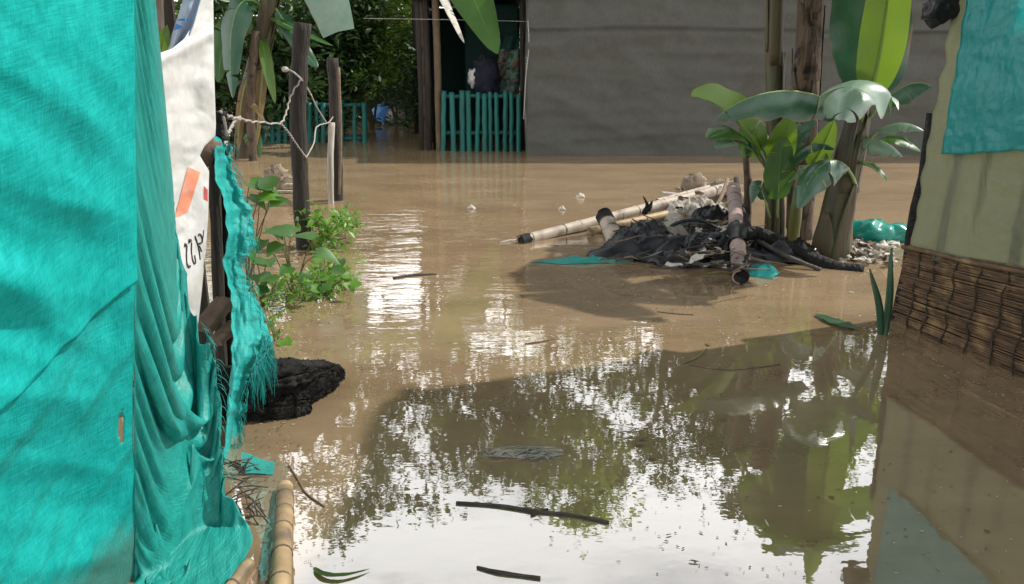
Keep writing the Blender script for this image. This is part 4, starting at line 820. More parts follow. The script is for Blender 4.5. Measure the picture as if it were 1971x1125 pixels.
LB = [(((1488, 345, 6.6), (1440, 235, 6.4), (1385, 190, 6.25), (1330, 186, 6.1)), .20, (-.1, -.75, .8), .5, -.2, BLEAFY), (((1488, 350, 6.6), (1440, 250, 6.4), (1405, 235, 6.2), (1362, 268, 6.0)), .16, (0, -.5, 1), .2, .6, BLEAF),
      (((1488, 350, 6.6), (1450, 262, 6.4), (1410, 258, 6.2), (1376, 286, 6.0)), .10, (0, -.5, 1), .2, .7, BLEAFS), (((1490, 345, 6.6), (1475, 290, 6.6), (1455, 245, 6.6), (1436, 208, 6.6)), .10, (.5, -.6, .5), .6, .2, BLEAFS),
      (((1496, 345, 6.6), (1494, 300, 6.55), (1508, 262, 6.5), (1524, 222, 6.5)), .13, (-.3, -1, .2), .3, .2, BLEAFY), (((1497, 420, 6.55), (1498, 350, 6.5), (1500, 300, 6.45), (1508, 262, 6.4)), .14, (.1, -1, .1), .2, .3, BLEAF),
      (((1500, 360, 6.6), (1528, 280, 6.5), (1570, 262, 6.4), (1606, 288, 6.3)), .10, (0, -.4, 1), -.1, .6, BLEAFD), (((1500, 370, 6.55), (1540, 318, 6.45), (1570, 306, 6.4), (1602, 332, 6.3)), .07, (0, -.4, 1), .1, .5, BLEAFS),
      (((1482, 420, 6.55), (1462, 340, 6.5), (1452, 342, 6.45), (1447, 392, 6.4)), .07, (-.4, -.6, .6), 0, .6, BLEAFD), (((1486, 350, 6.6), (1478, 270, 6.6), (1430, 222, 6.5), (1392, 226, 6.4)), .11, (0, -.4, 1), .3, .4, BLEAF), (((1500, 350, 6.6), (1512, 290, 6.6), (1540, 240, 6.6), (1570, 232, 6.6)), .10, (0, -.6, .8), .2, .5, BLEAFD)]
for i, (P, hw, up, fo, dr, m) in enumerate(LB): leaf_blade(L_(*P), hw, up, fo, dr, .18, 22, 5, 1+i % 4, i*5+2, parent=pbn, m=m, rib=.008)
pcn = thing('banana_plant', 'tall slim green banana stem rising out of frame, left of the brown one', 'banana plant', G(1492, 452), 'banana clump')
T = pseudostem(pcn, [D(1494, 452, 7.2)-Vector((0, 0, .4)), D(1492, 300, 7.2), D(1490, 150, 7.2), D(1492, 0, 7.2), D(1494, -50, 7.2)], .088, .068, PSTEM, 6, 7)
crown(pcn, T[-1], 2, 1.7, .40, 5, (BLEAF, BLEAFD), angs=(.3, 5.2), tears=3, tilt=(.3, .7))
pdn = thing('banana_plant', 'tall banana with shaggy dry brown stem rising out of frame', 'banana plant', G(1545, 458), 'banana clump')
T = pseudostem(pdn, [D(1543, 458, 7.0)-Vector((0, 0, .4)), D(1545, 330, 7.0), D(1552, 180, 7.0), D(1560, 0, 7.0), D(1563, -75, 7.0)], .115, .10, PSTEMD, 9, 12, sm=PSTEMD)
crown(pdn, T[-1], 3, 1.9, .42, 8, (BLEAF, BLEAF, BLEAFD), angs=(-.2, .8, 4.8), tears=4, tilt=(.3, .7))
rnd = random.Random(4)
for k in range(26):                                    # hanging dry sheath shreds
    v = rnd.uniform(-40, 230); u = interp([(-150, 1566), (180, 1552), (330, 1545)], v)+rnd.uniform(-17, 17); p = D(u, v, 6.90-rnd.uniform(0, .02)); l = rnd.uniform(.06, .18); w = rnd.uniform(.008, .022); sd = rnd.uniform(-.03, .03)
    V, F, U = grid(2, 5, lambda a, b: p+Vector(((a-.5)*w*(1-b*.6)+sd*b, -.02*math.sin(b*3)-.015*abs(a-.5), -l*b))); solid(obj('dry_shred', V, F, PSTEMD if k % 3 else DRYLEAF, pdn), .002)
pe = thing('banana_plant', 'short yellowish banana sucker between the slim stems and the stout plant', 'banana plant', G(1530, 470), 'banana clump')
pseudostem(pe, [D(1527, 470, 6.75)-Vector((0, 0, .4)), D(1533, 400, 6.75), D(1545, 320, 6.75)], .062, .035, mat('yellow green stem', (.13, .13, .02), (.07, .075, .02), rough=.5, scale=4, stretch=(5, 5, .5), bump=.3), 12, 3)
leaf_blade(L_((1545, 330, 6.75), (1570, 320, 6.75), (1585, 280, 6.75), (1606, 232, 6.75)), .11, (-.4, -1, .3), .3, .3, .2, 14, 4, 0, 3, parent=pe, m=BLEAFY, rib=.01); leaf_blade(L_((1548, 360, 6.7), (1575, 345, 6.7), (1582, 320, 6.7), (1590, 295, 6.7)), .07, (.2, -1, .3), .3, .2, .2, 12, 4, 0, 4, parent=pe, m=BLEAFY, rib=.008)
pg = thing('banana_plant', 'thin brown-based banana sucker at the left edge of the clump', 'banana plant', G(1440, 442), 'banana clump')
pseudostem(pg, [D(1441, 442, 7.4)-Vector((0, 0, .4)), D(1439, 370, 7.4), D(1436, 300, 7.4)], .045, .03, PSTEMD, 14, 2)
for i, P in enumerate((((1437, 320, 7.4), (1430, 285, 7.35), (1436, 262, 7.3), (1428, 235, 7.3)), ((1437, 320, 7.4), (1446, 290, 7.4), (1462, 268, 7.35), (1470, 262, 7.3)))): leaf_blade(L_(*P), .09, (.2, -1, .3), .4, .2, .2, 12, 4, 0, i, parent=pg, m=BLEAF, rib=.01)
# left dark clump
FY = 12.9
pl = thing('banana_plant', 'dark leaning banana plant at the back left with hanging dead leaves', 'banana plant', G(476, 302), 'bananas at the back')
T = pseudostem(pl, [D(462, 305, FY)-Vector((0, 0, .4)), D(478, 200, FY), D(503, 90, FY), D(525, -30, FY), D(532, -90, FY)], .17, .12, PSTEM, 22, 8)
T2 = spline([D(486, 300, FY-.4)-Vector((0, 0, .3)), D(482, 200, FY-.4), D(492, 60, FY-.3)], 14); V, F, U = tube(T2, [.07]*15, 8, .15, 5, 3); obj('pseudostem', V, F, PSTEMD, pl)
LF = [(((540, -120, FY), (590, -110, 12.5), (628, -40, 12.1), (690, 200, 11.8)), .36, (.12, -1, .1), .0, .15, BLEAFS, 0), (((500, 60, FY), (508, 90, 12.6), (516, 140, 12.5), (530, 200, 12.4)), .10, (.5, -1, .1), .3, .3, BLEAFY, 0), (((510, 20, FY), (460, -40, 12.6), (430, 30, 12.4), (448, 190, 12.2)), .28, (-.3, -1, .3), -.1, .4, BLEAFD, 2),
      (((500, 80, FY), (450, 20, 12.7), (425, 60, 12.6), (420, 160, 12.5)), .24, (.2, -1, .3), .1, .4, BLEAF, 1), (((510, 30, FY), (540, 40, 12.6), (590, 70, 12.5), (640, 88, 12.4)), .09, (0, -.5, 1), .2, .3, BLEAF, 0), (((520, 0, FY), (560, 60, 12.7), (590, 110, 12.6), (612, 130, 12.5)), .14, (0, -.7, .8), .1, .5, BLEAFD, 0),
      (((490, 130, FY), (470, 150, 12.7), (460, 200, 12.6), (458, 290, 12.5)), .13, (0, -1, .2), -.2, .8, DRYLEAF, 3), (((505, 70, FY), (510, 120, 12.7), (500, 200, 12.6), (488, 300, 12.5)), .12, (.2, -1, .2), -.2, .8, DRYLEAF, 3), (((480, 200, FY), (470, 190, 12.5), (490, 200, 12.4), (510, 235, 12.2)), .06, (0, -.6, .8), .1, .4, DRYLEAF, 0), (((455, 300, 12.8), (490, 240, 12.7), (497, 260, 12.6), (500, 305, 12.5)), .1, (.2, -1, .2), .1, .4, BLEAF, 0)]
for i, (P, hw, up, fo, dr, m, te) in enumerate(LF): leaf_blade(L_(*P), hw, up, fo, dr, .12, 18, 4, te, 60+i, parent=pl, m=m, rib=.022, cut=.74 if i == 0 else 1.0)
crown(pl, T[-1], 6, 1.9, .3, 12, (BLEAFD, BLEAF), a0=.6, tears=6)
pm = thing('banana_plant', 'banana plant leaning from behind the hut with one sunlit hanging leaf', 'banana plant', G(822, 272), 'bananas at the back')
T = pseudostem(pm, [D(822, 275, 15.3)-Vector((0, 0, .4)), D(820, 100, 15.3), D(815, -60, 15.2), D(812, -160, 15.1)], .13, .09, PSTEMD, 31, 4)
leaf_blade([T[-1], D(835, -190, 14.6), D(885, -60, 13.9), D(958, 104, 13.3)],  .50, (.15, -1, .12), .0, .15, .1, 26, 5, 0, 5, parent=pm, m=leafmat('sunlit banana leaf', (.05, .15, .02), (.08, .2, .03), (.16, .36, .02), trans=.45), rib=.025)
leaf_blade([T[-1], D(815, -110, 14.5), D(845, -20, 13.8), D(894, 84, 13.2)], .14, (.6, -.6, .5), .1, .5, .1, 26, 4, 2, 6, parent=pm, m=WHITEBAG, rib=.015, name='bleached_leaf')
crown(pm, T[-1], 4, 1.7, .26, 15, (BLEAF, BLEAFD), a0=1.2, tears=5)

# ------------------------------------------------------------------ foliage at the back
def at(u, v, y): return tuple(D(u, v, y))
BUSH = [('dense dark bush beside the blue bag', 770, 150, 20.5, (1.1, .8, 1.2), 90, 42, .17, FOL1, 1), ('dark hedge bush low behind the blue bag', 760, 215, 21, (1.3, .7, .55), 50, 40, .15, FOL1, 2), ('bush coloured sunlit yellow green rising above the left turquoise fence', 706, 95, 18, (.62, .6, 1.0), 60, 40, .20, FOL2, 3),
        ('leafy bush high between the fence posts and the hut', 770, 30, 19, (1.0, .8, .7), 70, 42, .18, FOL2, 4), ('dark shrub behind the left turquoise fence', 590, 150, 16.6, (1.4, .6, 1.2), 110, 45, .18, FOL1, 5), ('dark shrub behind the leaning banana', 455, 120, 15.2, (1.5, .6, 1.6), 120, 45, .2, FOL1, 6),
        ('dark shrub against the hut side wall', 812, 160, 17.6, (.55, .6, 1.3), 60, 42, .15, FOL1, 7), ('low dark shrub behind the blue bag and awning pole', 690, 200, 21, (.8, .6, .7), 40, 40, .16, FOL1, 8), ('dark shrub filling the top behind the fence posts', 640, 40, 17, (1.2, .6, .9), 90, 45, .18, FOL1, 9)]
for lb, u, v, y, rad, n, per, sz, m, sd in BUSH: bush('bush', lb, at(u, v, y), rad, n, per, sz, m, sd)
rs_ = np.random.RandomState(5); Q = np.stack([rs_.uniform(-28, 28, 26000), rs_.uniform(26, 30, 26000), np.abs(rs_.normal(0, 1.5, 26000))], 1); Q[:, 2] = np.minimum(Q[:, 2], 3.2+rs_.normal(0, .3, 26000)); V, F = leafcloud(Q, .42, 5)
tag(quickobj('distant_wood', V, F, FOL1, org=(0, 28, 0)), 'dark mass of undergrowth far behind the fences', 'undergrowth', kind='stuff')
TREES = [((-9.5, 21, 0), 9.0, (2.8, 2.6)), ((-5.6, 19.5, 0), 12.5, (2.3, 3.0)), ((-1.6, 22.5, 0), 12.2, (3.0, 3.0)), ((1.5, 21, 0), 11.8, (2.8, 3.0)), ((4.2, 20, 0), 11.2, (2.8, 3.0)), ((7.2, 21, 0), 11.4, (2.8, 3.0)), ((10.4, 20, 0), 10.2, (2.8, 2.8)), ((13.8, 21, 0), 9.5, (2.8, 2.6)), ((-13, 18, 0), 8.5, (2.8, 2.6)), ((17.5, 18, 0), 9.0, (3, 2.6))]
wh = ['leftmost but one tall tree beyond the back fence', 'tall tree beyond the left turquoise fence', 'tall tree behind the dark hut', 'leafy tree behind the left end of the grey tarpaulin', 'leafy tree behind the middle of the grey tarpaulin', 'leafy tree behind the banana clump and tarpaulin', 'leafy tree behind the right end of the grey tarpaulin', 'tall tree far right behind the olive shack', 'leftmost tall tree beyond the back fence', 'rightmost tall tree beyond the olive shack']
TR = [tree(wh[i], b, h, c, 40+i, FOL1 if i % 3 else FOL2, .27, 150, 55, low=(5, 8, 11)[i] if i < 3 else 5) for i, (b, h, c) in enumerate(TREES)]
for i, (x, y) in enumerate(((-13, 8), (-10, 1), (-11, -6), (-6, -9), (-1.5, -11), (3, -9.5), (7.5, -10), (12, -7), (-7.5, -4), (7, -5.5))):     # unseen trees added round the viewer to block low sky light
    src = TR[(i*3+2) % 8]; c = src.copy(); COL.objects.link(c); c.location = (x, y, 0); c.rotation_euler.z = i*1.3; c['label'] = ('added unseen tree off to the left, level with the heap', 'added unseen tree off to the left beside the net wall', 'added unseen tree far behind the net wall on the left', 'added unseen tree behind the viewer left of the lane', 'added unseen tree straight behind the viewer', 'added unseen tree behind the viewer right of the lane', 'added unseen tree behind the viewer well right of the lane', 'rightmost added unseen tree behind the viewer', 'added unseen tree close behind the turquoise net wall', 'added unseen tree close behind the olive shack end')[i]; c['group'] = 'unseen trees added to block sky light'
    for ch in list(src.children):
        d = ch.copy(); COL.objects.link(d); d.parent = c

# ------------------------------------------------------------------ debris island
culm('bamboo_pole', G(1002, 464, .02), D(1398, 362, 8.7), .048, BAMBOOP, 'long bleached bamboo pole slanting into the water from the debris heap', 'bamboo', node=.30, burnt0=.08, r1=.058, seed=1, group='bamboo in the debris heap')
culm('bamboo_pole', D(1163, 414, 7.05), D(1196, 490, 6.5), .072, BAMBOOP, 'short thick bamboo stub bent across the long bleached pole', 'bamboo', node=.16, burnt0=.03, seed=2, group='bamboo in the debris heap')
culm('bamboo_pole', G(1425, 534, .06), D(1410, 362, 7.3), .06, BAMBOOK, 'pinkish bamboo pole with burnt end pointing at the viewer on the heap', 'bamboo', node=.22, burnt0=.13, r1=.058, seed=3, group='bamboo in the debris heap')
culm('bamboo_pole', D(1265, 388, 8.1), D(1400, 352, 9.2), .03, BAMBOOP, 'thin bleached bamboo lying behind the long pole', 'bamboo', node=.3, seed=4, group='bamboo in the debris heap')
culm('bamboo_pole', G(1135, 446, .03), D(1330, 402, 7.9), .04, BAMBOO, 'half-sunken bamboo lying under the long bleached pole', 'bamboo', node=.28, seed=5, group='bamboo in the debris heap')
sk = thing('branch_stub', 'small dark broken branch stub sticking up from the long pole', 'branch', D(1242, 405, 7.7))
for P in (((1240, 412, 7.65), (1246, 396, 7.6), (1238, 378, 7.6)), ((1246, 406, 7.6), (1252, 396, 7.6), (1256, 386, 7.6))): V, F, U = tube(spline(L_(*P), 6), [.03, .03, .026, .02, .015, .01, .004], 7, .2, 20, 1); obj('branch', V, F, CHAR, sk)
crumple('black_sheet', G(1245, 488, 0), .46, .34, .27, 3, BLACK, 'crumpled black plastic sheet at the left of the debris heap', 'plastic sheet', s=3.2, rot=.3, sharp=1.4)
crumple('black_sheet', G(1350, 500, 0), .5, .30, .24, 8, BLACK, 'black plastic sheet spread under the pinkish bamboo', 'plastic sheet', s=4, sharp=1.2)
crumple('black_sheet', G(1370, 448, 0), .3, .26, .27, 12, BLACK, 'black plastic bundle bulging left of the pinkish bamboo', 'plastic sheet', s=5)
tl2 = thing('black_flap', 'stiff black plastic flap propped up at the left of the heap', 'plastic sheet', G(1180, 500))
q = L_((1232, 424, 6.75), (1300, 448, 6.6), (1262, 498, 6.35), (1168, 482, 6.5))
V, F, U = grid(16, 12, lambda a, b: lerp(lerp(q[0], q[1], a), lerp(q[3], q[2], a), b)+Vector((0, -.03*math.sin(a*5+b*3), .03*n3((a*3, b*3, 0), 1, 3)+.02*math.sin(a*math.pi)))); solid(obj('flap', V, F, BLACK, tl2), .004)
crumple('pale_sheet', G(1268, 452, .10), .22, .18, .16, 5, PALEBAG, 'pale grey plastic sheet draped behind the black flap', 'plastic sheet', s=4, base=.0)
crumple('pale_sheet', G(1345, 425, .02), .42, .5, .22, 15, PALEBAG, 'wrinkled pale plastic strewn along the top of the heap', 'plastic sheet', s=6)
for i, (P, r, m, lb) in enumerate(((((1286, 470, 6.5), (1292, 436, 6.6), (1345, 424, 6.6), (1400, 452, 6.5), (1412, 470, 6.4)), .017, BLACK, 'black hose arching over the heap'), (((1418, 452, 6.35), (1465, 452, 6.3), (1530, 484, 6.15), (1600, 512, 5.95), (1662, 522, 5.85)), .062, CHAR, 'thick charred pole lying from the heap toward the shack'),
        (((1417, 345, 8.3), (1428, 400, 7.4), (1446, 446, 6.7)), .028, POST, 'dark stick standing between pinkish bamboo and bananas'), (((1455, 462, 6.3), (1510, 492, 6.0), (1580, 520, 5.85)), .022, STICK, 'thin black stick in front of the charred pole'), (((1170, 496, 6.3), (1250, 524, 5.9), (1332, 552, 5.55)), .012, STICK, 'long thin stick trailing in the water in front of the heap'), (((1200, 497, 6.2), (1260, 520, 5.95), (1318, 540, 5.7)), .009, STICK, 'thinner stick beside the trailing stick'),
        (((1300, 468, 6.3), (1360, 468, 6.25), (1420, 474, 6.2)), .010, STICKB, 'brown twig lying across the black plastic'), (((1305, 478, 6.2), (1350, 492, 6.1), (1400, 500, 6.05)), .014, STICKB, 'reddish twig under the pinkish bamboo'), (((1330, 462, 6.25), (1345, 480, 6.15), (1352, 500, 6.1)), .008, STICKB, 'short upright twig on the black plastic'), (((1290, 500, 6.1), (1340, 512, 5.95), (1385, 508, 5.95)), .008, VSTEM, 'pale green twig along the front of the heap'), (((1350, 528, 5.75), (1390, 524, 5.75), (1415, 528, 5.72)), .008, VSTEM, 'pale green twig by the burnt bamboo end'), (((1400, 345, 8.6), (1388, 380, 8.0), (1378, 395, 7.8)), .02, STICKB, 'grey brown stick at the far end of the heap'))):
    V, F, U = tube(spline(L_(*P), 22), [r*(1.05-.3*j/22) for j in range(23)], 9, .16, 7, i); tag(obj('hose' if 'hose' in lb else 'stick', V, F, m, uv=U), lb, 'hose' if 'hose' in lb else 'stick', 'sticks in the debris heap')
for i, vv in enumerate((452, 462)):
    pass
wrp = thing('black_wrap', 'black plastic wrapped round the middle of the pinkish bamboo', 'plastic sheet', D(1420, 462, 6.3))
c0, c1 = lerp(G(1425, 534, .06), D(1410, 362, 7.3), .30), lerp(G(1425, 534, .06), D(1410, 362, 7.3), .47); V, F, U = tube([lerp(c0, c1, j/8) for j in range(9)], [.075, .072, .08, .074, .084, .076, .08, .072, .075], 14, .25, 12, 4, cap=False); obj('wrap', V, F, BLACK, wrp)
crumple('black_sheet', G(1500, 498, .0), .42, .16, .20, 21, BLACK, 'black plastic draped right of the pinkish bamboo', 'plastic sheet', s=5, rot=-.25)
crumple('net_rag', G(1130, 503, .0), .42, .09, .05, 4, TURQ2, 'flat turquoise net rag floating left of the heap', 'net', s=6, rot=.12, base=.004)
crumple('net_rag', G(1468, 528, .0), .13, .09, .09, 9, TURQ3, 'small turquoise net scrap by the burnt bamboo end', 'net', s=9)
V, F, U = blob(G(1337, 357, .09), (.15, .12, .13), 3, .5, 3); tag(obj('rubble_lump', V, F, RUBBLE), 'brown lump at the far end of the debris heap', 'rubble')
V, F, U = blob(G(1395, 372, .09), (.2, .16, .13), 13, .6, 3); tag(obj('rubble_lump', V, F, RUBBLE), 'lumpy muddy rubble at the far tip of the pinkish bamboo', 'rubble')
V, F = box(G(1315, 376, .06), (.5, .12, .03), Matrix.Rotation(.12, 3, 'Z') @ Matrix.Rotation(.1, 3, 'Y')); tag(obj('pale_plank', V, F, POSTL, smooth=False), 'pale flat plank at the far end of the heap', 'plank')
def litter(name, label, u0, u1, v0, v1, n, seed, mats, smin=.015, smax=.05, zmax=.06):
    rs = random.Random(seed); root = thing(name, label, 'litter', G((u0+u1)/2, (v0+v1)/2)); root['kind'] = 'stuff'
    for m in mats:
        mb = MB()
        for k in range(n//len(mats)):
            c = G(rs.uniform(u0, u1), rs.uniform(v0, v1), rs.uniform(0, zmax)); s = rs.uniform(smin, smax); a = rs.uniform(0, 6.28)
            ax, ay = Vector((math.cos(a), math.sin(a), rs.uniform(-.4, .5))), Vector((-math.sin(a), math.cos(a), rs.uniform(-.4, .5))); e = rs.uniform(.3, 1)
            V, F, U = grid(3, 3, lambda x, y: c+ax*((x-.5)*2*s)+ay*((y-.5)*2*s*e)+Vector((rs.uniform(-.3, .3)*s, rs.uniform(-.3, .3)*s, rs.uniform(-.1, .5)*s))); mb.add(V, F, U)
        mb.build('scraps', m, root, kind='stuff', smooth=False)
litter('scattered_litter', 'scattered pale litter along the top of the debris heap', 1290, 1410, 365, 445, 70, 3, (PALEBAG, WHITEBAG, RUBBLE, BLACK, STICKB), .02, .07, .2)
litter('scattered_litter', 'scattered white litter between the stout banana and the reed wall', 1625, 1722, 450, 508, 130, 5, (WHITEBAG, PALEBAG, WHITEBAG, RUBBLE, STICKB), .015, .06, .05)
litter('scattered_litter', 'dark scraps tangled in the middle of the debris heap', 1290, 1440, 455, 515, 90, 8, (BLACK, STICK, RUBBLE, WHITEBAG), .02, .06, .2)
V, F, U = blob(G(1672, 452, .06), (.2, .15, .15), 7, .35, 1.3, 40, 26, oc=1)
gbg = thing('green_bag', 'shiny green plastic bag floating behind the stout banana', 'bag', G(1685, 448)); obj('bag', V, F, GREENBAG, gbg); V, F, U = blob(G(1712, 456, .03), (.22, .12, .10), 9, .4, 1.2, 36, 22, oc=1); obj('bag_tail', V, F, GREENBAG, gbg)
for i, (u, v, sx_, sy_, lb) in enumerate(((1694, 478, .10, .06, 'white plastic scrap nearest the green bag in the litter'), (1685, 496, .13, .05, 'folded white plastic strip at the front of the litter'), (1648, 492, .09, .05, 'white scrap beside the stout banana base'), (1712, 462, .07, .05, 'crumpled white scrap against the corner post'))):
    crumple('plastic_scrap', G(u, v), sx_, sy_, .07, 30+i, WHITEBAG, lb, 'scrap', 'white scraps near the shack', n=10, s=14)
mb = MB(); rnd = random.Random(31); tt = thing('twig_tangle', 'tangle of brown twigs and dead leaf strips on the debris heap', 'twigs', G(1330, 500)); mb2 = MB()
for k in range(75):
    c = G(rnd.uniform(1180, 1470), rnd.uniform(420, 520), rnd.uniform(.06, .20)); a = rnd.gauss(0, .7); l = rnd.uniform(.08, .40); d = Vector((math.cos(a)*l, math.sin(a)*l, rnd.uniform(-.10, .06)))
    V, F, U = tube([c-d*.5, c+Vector((0, 0, rnd.uniform(-.01, .02))), c+d*.5], [.006, .007, .003], 5); (mb if k % 3 else mb2).add(V, F, U)
mb.build('dark_twigs', STICK, tt, kind='stuff'); mb2.build('brown_twigs', STICKB, tt, kind='stuff')
# ------------------------------------------------------------------ sword leaves by the reed wall
sw = thing('sword_plant', 'dark green sword-shaped leaves standing in the water by the reed wall', 'plant', G(1700, 640))
def sword(P, w, seed):
    P = [Vector(p) for p in P]
    def f(a, b): 
        c = bez(P, b); ww = w*(.45+.9*b-1.3*b*b if b < .95 else .05)*(1 if b < .9 else (1-b)*10); x = a-.5
        return c+Vector((x*2*max(.001, ww), .5*w*(4*x*x-.5)+.01*math.sin(b*6+seed), 0))
    V, F, U = grid(6, 22, f); solid(obj('leaf', V, F, SANSE, sw, uv=[(a-.5, b) for a, b in U]), .006)
sword(L_((1704, 650, 4.4), (1716, 600, 4.42), (1710, 540, 4.42), (1718, 478, 4.42)), .036, 1); sword(L_((1697, 648, 4.4), (1696, 600, 4.4), (1688, 560, 4.38), (1676, 520, 4.36)), .034, 2)
fl = thing('floating_leaf', 'dark green leaf floating flat left of the sword leaves', 'leaf', G(1607, 618))
leaf_blade([G(1648, 632, .012), G(1625, 625, .02), G(1600, 616, .015), G(1568, 604, .01)], .06, (0, 0, 1), .15, .2, .02, 12, 3, parent=fl, m=SANSE, rib=.004)
# ------------------------------------------------------------------ things afloat in the foreground
culm('bamboo_pole', D(548, 938, 2.66), G(536, 1180, .06), .031, BAMBOO, 'near bamboo pole with dark rings rising from the water beside the net', 'bamboo', node=.16, seed=8, group='foreground bamboo')
culm('bamboo_pole', G(480, 1085, .01), G(430, 1150, .01), .022, BAMBOO, 'short pale bamboo end at the foot of the loose net', 'bamboo', node=.2, seed=9, group='foreground bamboo')
for i, (P, r, m, lb) in enumerate((([(878, 968), (960, 974), (1025, 984), (1100, 992), (1172, 1006)], .0075, STICK, 'long black stick floating in the bright sky reflection'), ([(1022, 992), (1040, 984), (1055, 980)], .005, STICK, 'short twig crossing the long black stick'), ([(918, 1092), (960, 1102), (1040, 1113)], .006, STICK, 'thin black stick at the bottom edge of the water'), ([(757, 536), (790, 531), (840, 528)], .012, STICK, 'dark stick floating in the mid-water glitter'),
        ([(556, 895), (575, 925), (590, 950), (625, 975)], .004, STICKB, 'curved brown twig beside the near bamboo'), ([(1315, 700), (1340, 690), (1360, 672)], .005, VSTEM, 'pale twig floating in the banana reflection'), ([(1325, 702), (1400, 712), (1500, 702)], .004, STICKB, 'long thin twig below the banana reflection'), ([(1010, 662), (1040, 658), (1068, 652)], .004, STICKB, 'small twig in the middle of the water'), ([(1265, 600), (1300, 604), (1335, 606)], .005, STICKB, 'twig floating in front of the debris heap'), ([(962, 467), (985, 464), (1004, 462)], .012, POSTL, 'pale splinter at the tip of the long bleached pole'))):
    n = 16; Q = spline([G(u, v, .004) for u, v in P], n); V, F, U = tube(Q, [r*(.6+.5*math.sin(math.pi*(.15+.7*j/n))) for j in range(n+1)], 7, .3, 18, i); tag(obj('floating_stick', V, F, m, uv=U), lb, 'stick', 'floating sticks')
fp = thing('floating_plastic', 'wrinkled clear plastic film with pale folds floating in the foreground', 'plastic', G(1000, 872)); WETP = mat('clear wet plastic', (.15, .12, .08), (.20, .17, .12), rough=.1, scale=12, bump=.3, spec=.6)
crumple('film', G(1010, 872), .17, .055, .010, 17, WETP, parent=fp, s=10, n=18, base=.003)
rnd = random.Random(6); FOLD = mat('pale plastic fold', (.30, .30, .28), (.12, .11, .09), rough=.25, scale=40, bump=.3, spec=.7)
for k in range(13):
    c = G(rnd.uniform(905, 1070), rnd.uniform(862, 885), .006); l = rnd.uniform(.03, .075); a = rnd.uniform(-.5, .9); d = Vector((math.cos(a), math.sin(a)*.7, 0)); n_ = Vector((-d.y, d.x, 0)); q = rnd.uniform(-.025, .025)
    V, F, U = tube(spline([c-d*l, c-d*l*.3+n_*q+Vector((0, 0, .006)), c+d*l*.4-n_*q*.6+Vector((0, 0, .004)), c+d*l+n_*q*1.3], 12), [.0012+.0016*math.sin(math.pi*j/12) for j in range(13)], 6, .3, 40, k); obj('fold', V, F, FOLD, fp)
gl_ = thing('floating_leaf', 'yellow green folded leaf floating at the bottom edge', 'leaf', G(650, 1108))
leaf_blade([G(604, 1092, .006), G(615, 1110, .012), G(650, 1116, .012), G(712, 1095, .006)], .012, (0, 0, 1), .3, .2, .02, 12, 3, parent=gl_, m=BLEAFY, rib=.002)
cbg = thing('blue_bag', 'blue and white plastic bag floating on the back path', 'bag', G(747, 240))
V, F, U = blob(D(745, 217, 19.3), (.33, .2, .22), 5, .35, 3); obj('bag', V, F, BLUE, cbg); V, F, U = blob(D(762, 222, 19.1), (.22, .14, .17), 8, .4, 3); obj('white_lining', V, F, WHITEBAG, cbg); V, F, U = blob(D(748, 203, 19.35), (.2, .14, .07), 11, .4, 3); obj('bundle_top', V, F, WOODR, cbg)
for i, (u, v, lb) in enumerate(((907, 402, 'tiny pale scrap floating in mid water'), (1082, 404, 'tiny brown scrap left of the long pole'), (1118, 380, 'tiny white scrap far behind the long pole'))):
    crumple('floating_scrap', G(u, v), .05, .04, .05, 60+i, WHITEBAG, lb, 'scrap', 'tiny floating scraps', n=8, s=20)
mb = MB(); mb2 = MB(); rs = random.Random(77)
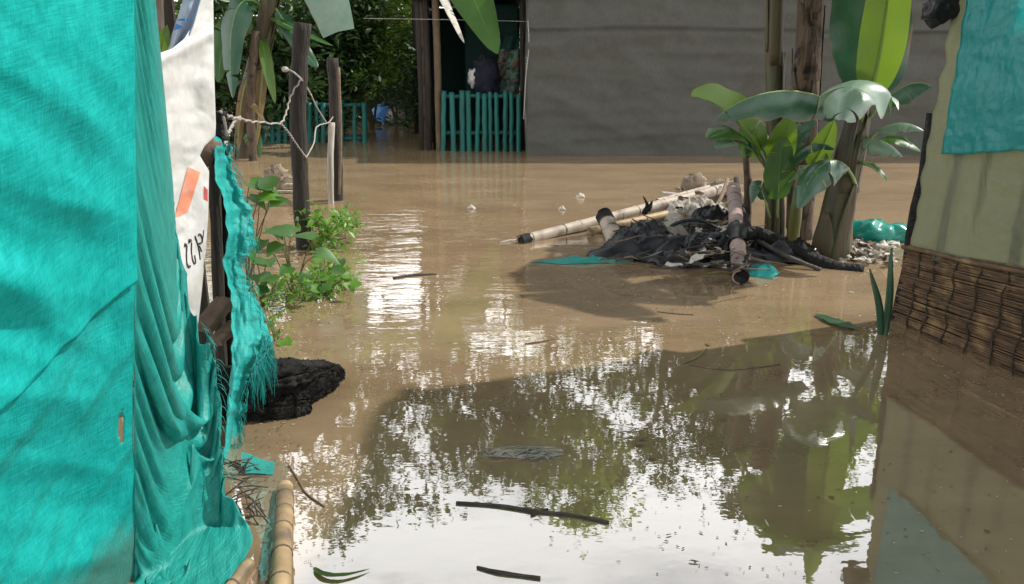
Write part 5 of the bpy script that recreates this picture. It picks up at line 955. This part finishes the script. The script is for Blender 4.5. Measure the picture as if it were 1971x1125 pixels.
for k in range(1500):                                   # specks of leaf and bark drifting on the surface
    if rs.random() < .6: u, v = rs.uniform(480, 1960), rs.uniform(640, 1118)
    else: u, v = rs.uniform(680, 1700), rs.uniform(320, 660)
    if n3((G(u, v).x*.9, G(u, v).y*.9, 0), 1, 5)+rs.uniform(-.25, .25) < .02: continue
    if u > 1725 and v < 640+.5*(u-1725): continue
    c = G(u, v, .003); dpt = c.y; s = rs.uniform(.0025, .010)*(.6+dpt*.13)*(2.2 if rs.random() < .06 else 1); a = rs.gauss(0, .6); e = rs.uniform(.15, .5)
    ca, sa = math.cos(a), math.sin(a); pts = [(-1, 0), (-.3, e), (.6, e*.7), (1, 0), (.3, -e), (-.6, -e*.8)]
    V = [c+Vector(((x*ca-y*sa)*s, (x*sa+y*ca)*s, rs.uniform(0, .25)*s)) for x, y in pts]; (mb if rs.random() < .68 else mb2).add(V, [(0, 1, 2, 3, 4, 5)])
for k in range(1000):                                   # more of it gathered along the edges of things
    u, v = rs.choice([(rs.gauss(520, 30), rs.uniform(640, 900)), (rs.gauss(600, 60), rs.gauss(590, 22)), (rs.uniform(1000, 1690), rs.gauss(548, 14)), (rs.uniform(690, 1500), rs.uniform(330, 640)), (rs.uniform(1640, 1960), 0), (rs.gauss(590, 50), rs.uniform(850, 1090))])
    if v == 0: v = 655+.5*(u-1725)+abs(rs.gauss(0, 14)) if u > 1725 else rs.gauss(660, 20)
    c = G(u, v, .0035); s_ = rs.uniform(.002, .009)*(.6+c.y*.13); a = rs.uniform(0, 3.14); e = rs.uniform(.12, .5); ca, sa = math.cos(a), math.sin(a)
    V = [c+Vector(((x*ca-y*sa)*s_, (x*sa+y*ca)*s_, rs.uniform(0, .3)*s_)) for x, y in [(-1, 0), (-.3, e), (.6, e*.7), (1, 0), (.3, -e), (-.6, -e*.8)]]; (mb if rs.random() < .7 else mb2).add(V, [(0, 1, 2, 3, 4, 5)])
o = mb.build('drifting_specks', mat('brown leaf specks', (.07, .045, .028), (.14, .09, .05), rough=.8, scale=5, bump=0), smooth=False, kind='stuff', org=(0, 0, 0)); tag(o, 'brown leaf and bark specks drifting on the water', 'specks')
o = mb2.build('pale_specks', mat('pale foam specks', (.5, .45, .36), (.4, .34, .26), rough=.7, scale=5, bump=0), smooth=False, kind='stuff', org=(0, 0, 0)); tag(o, 'pale specks of foam drifting on the water', 'specks')
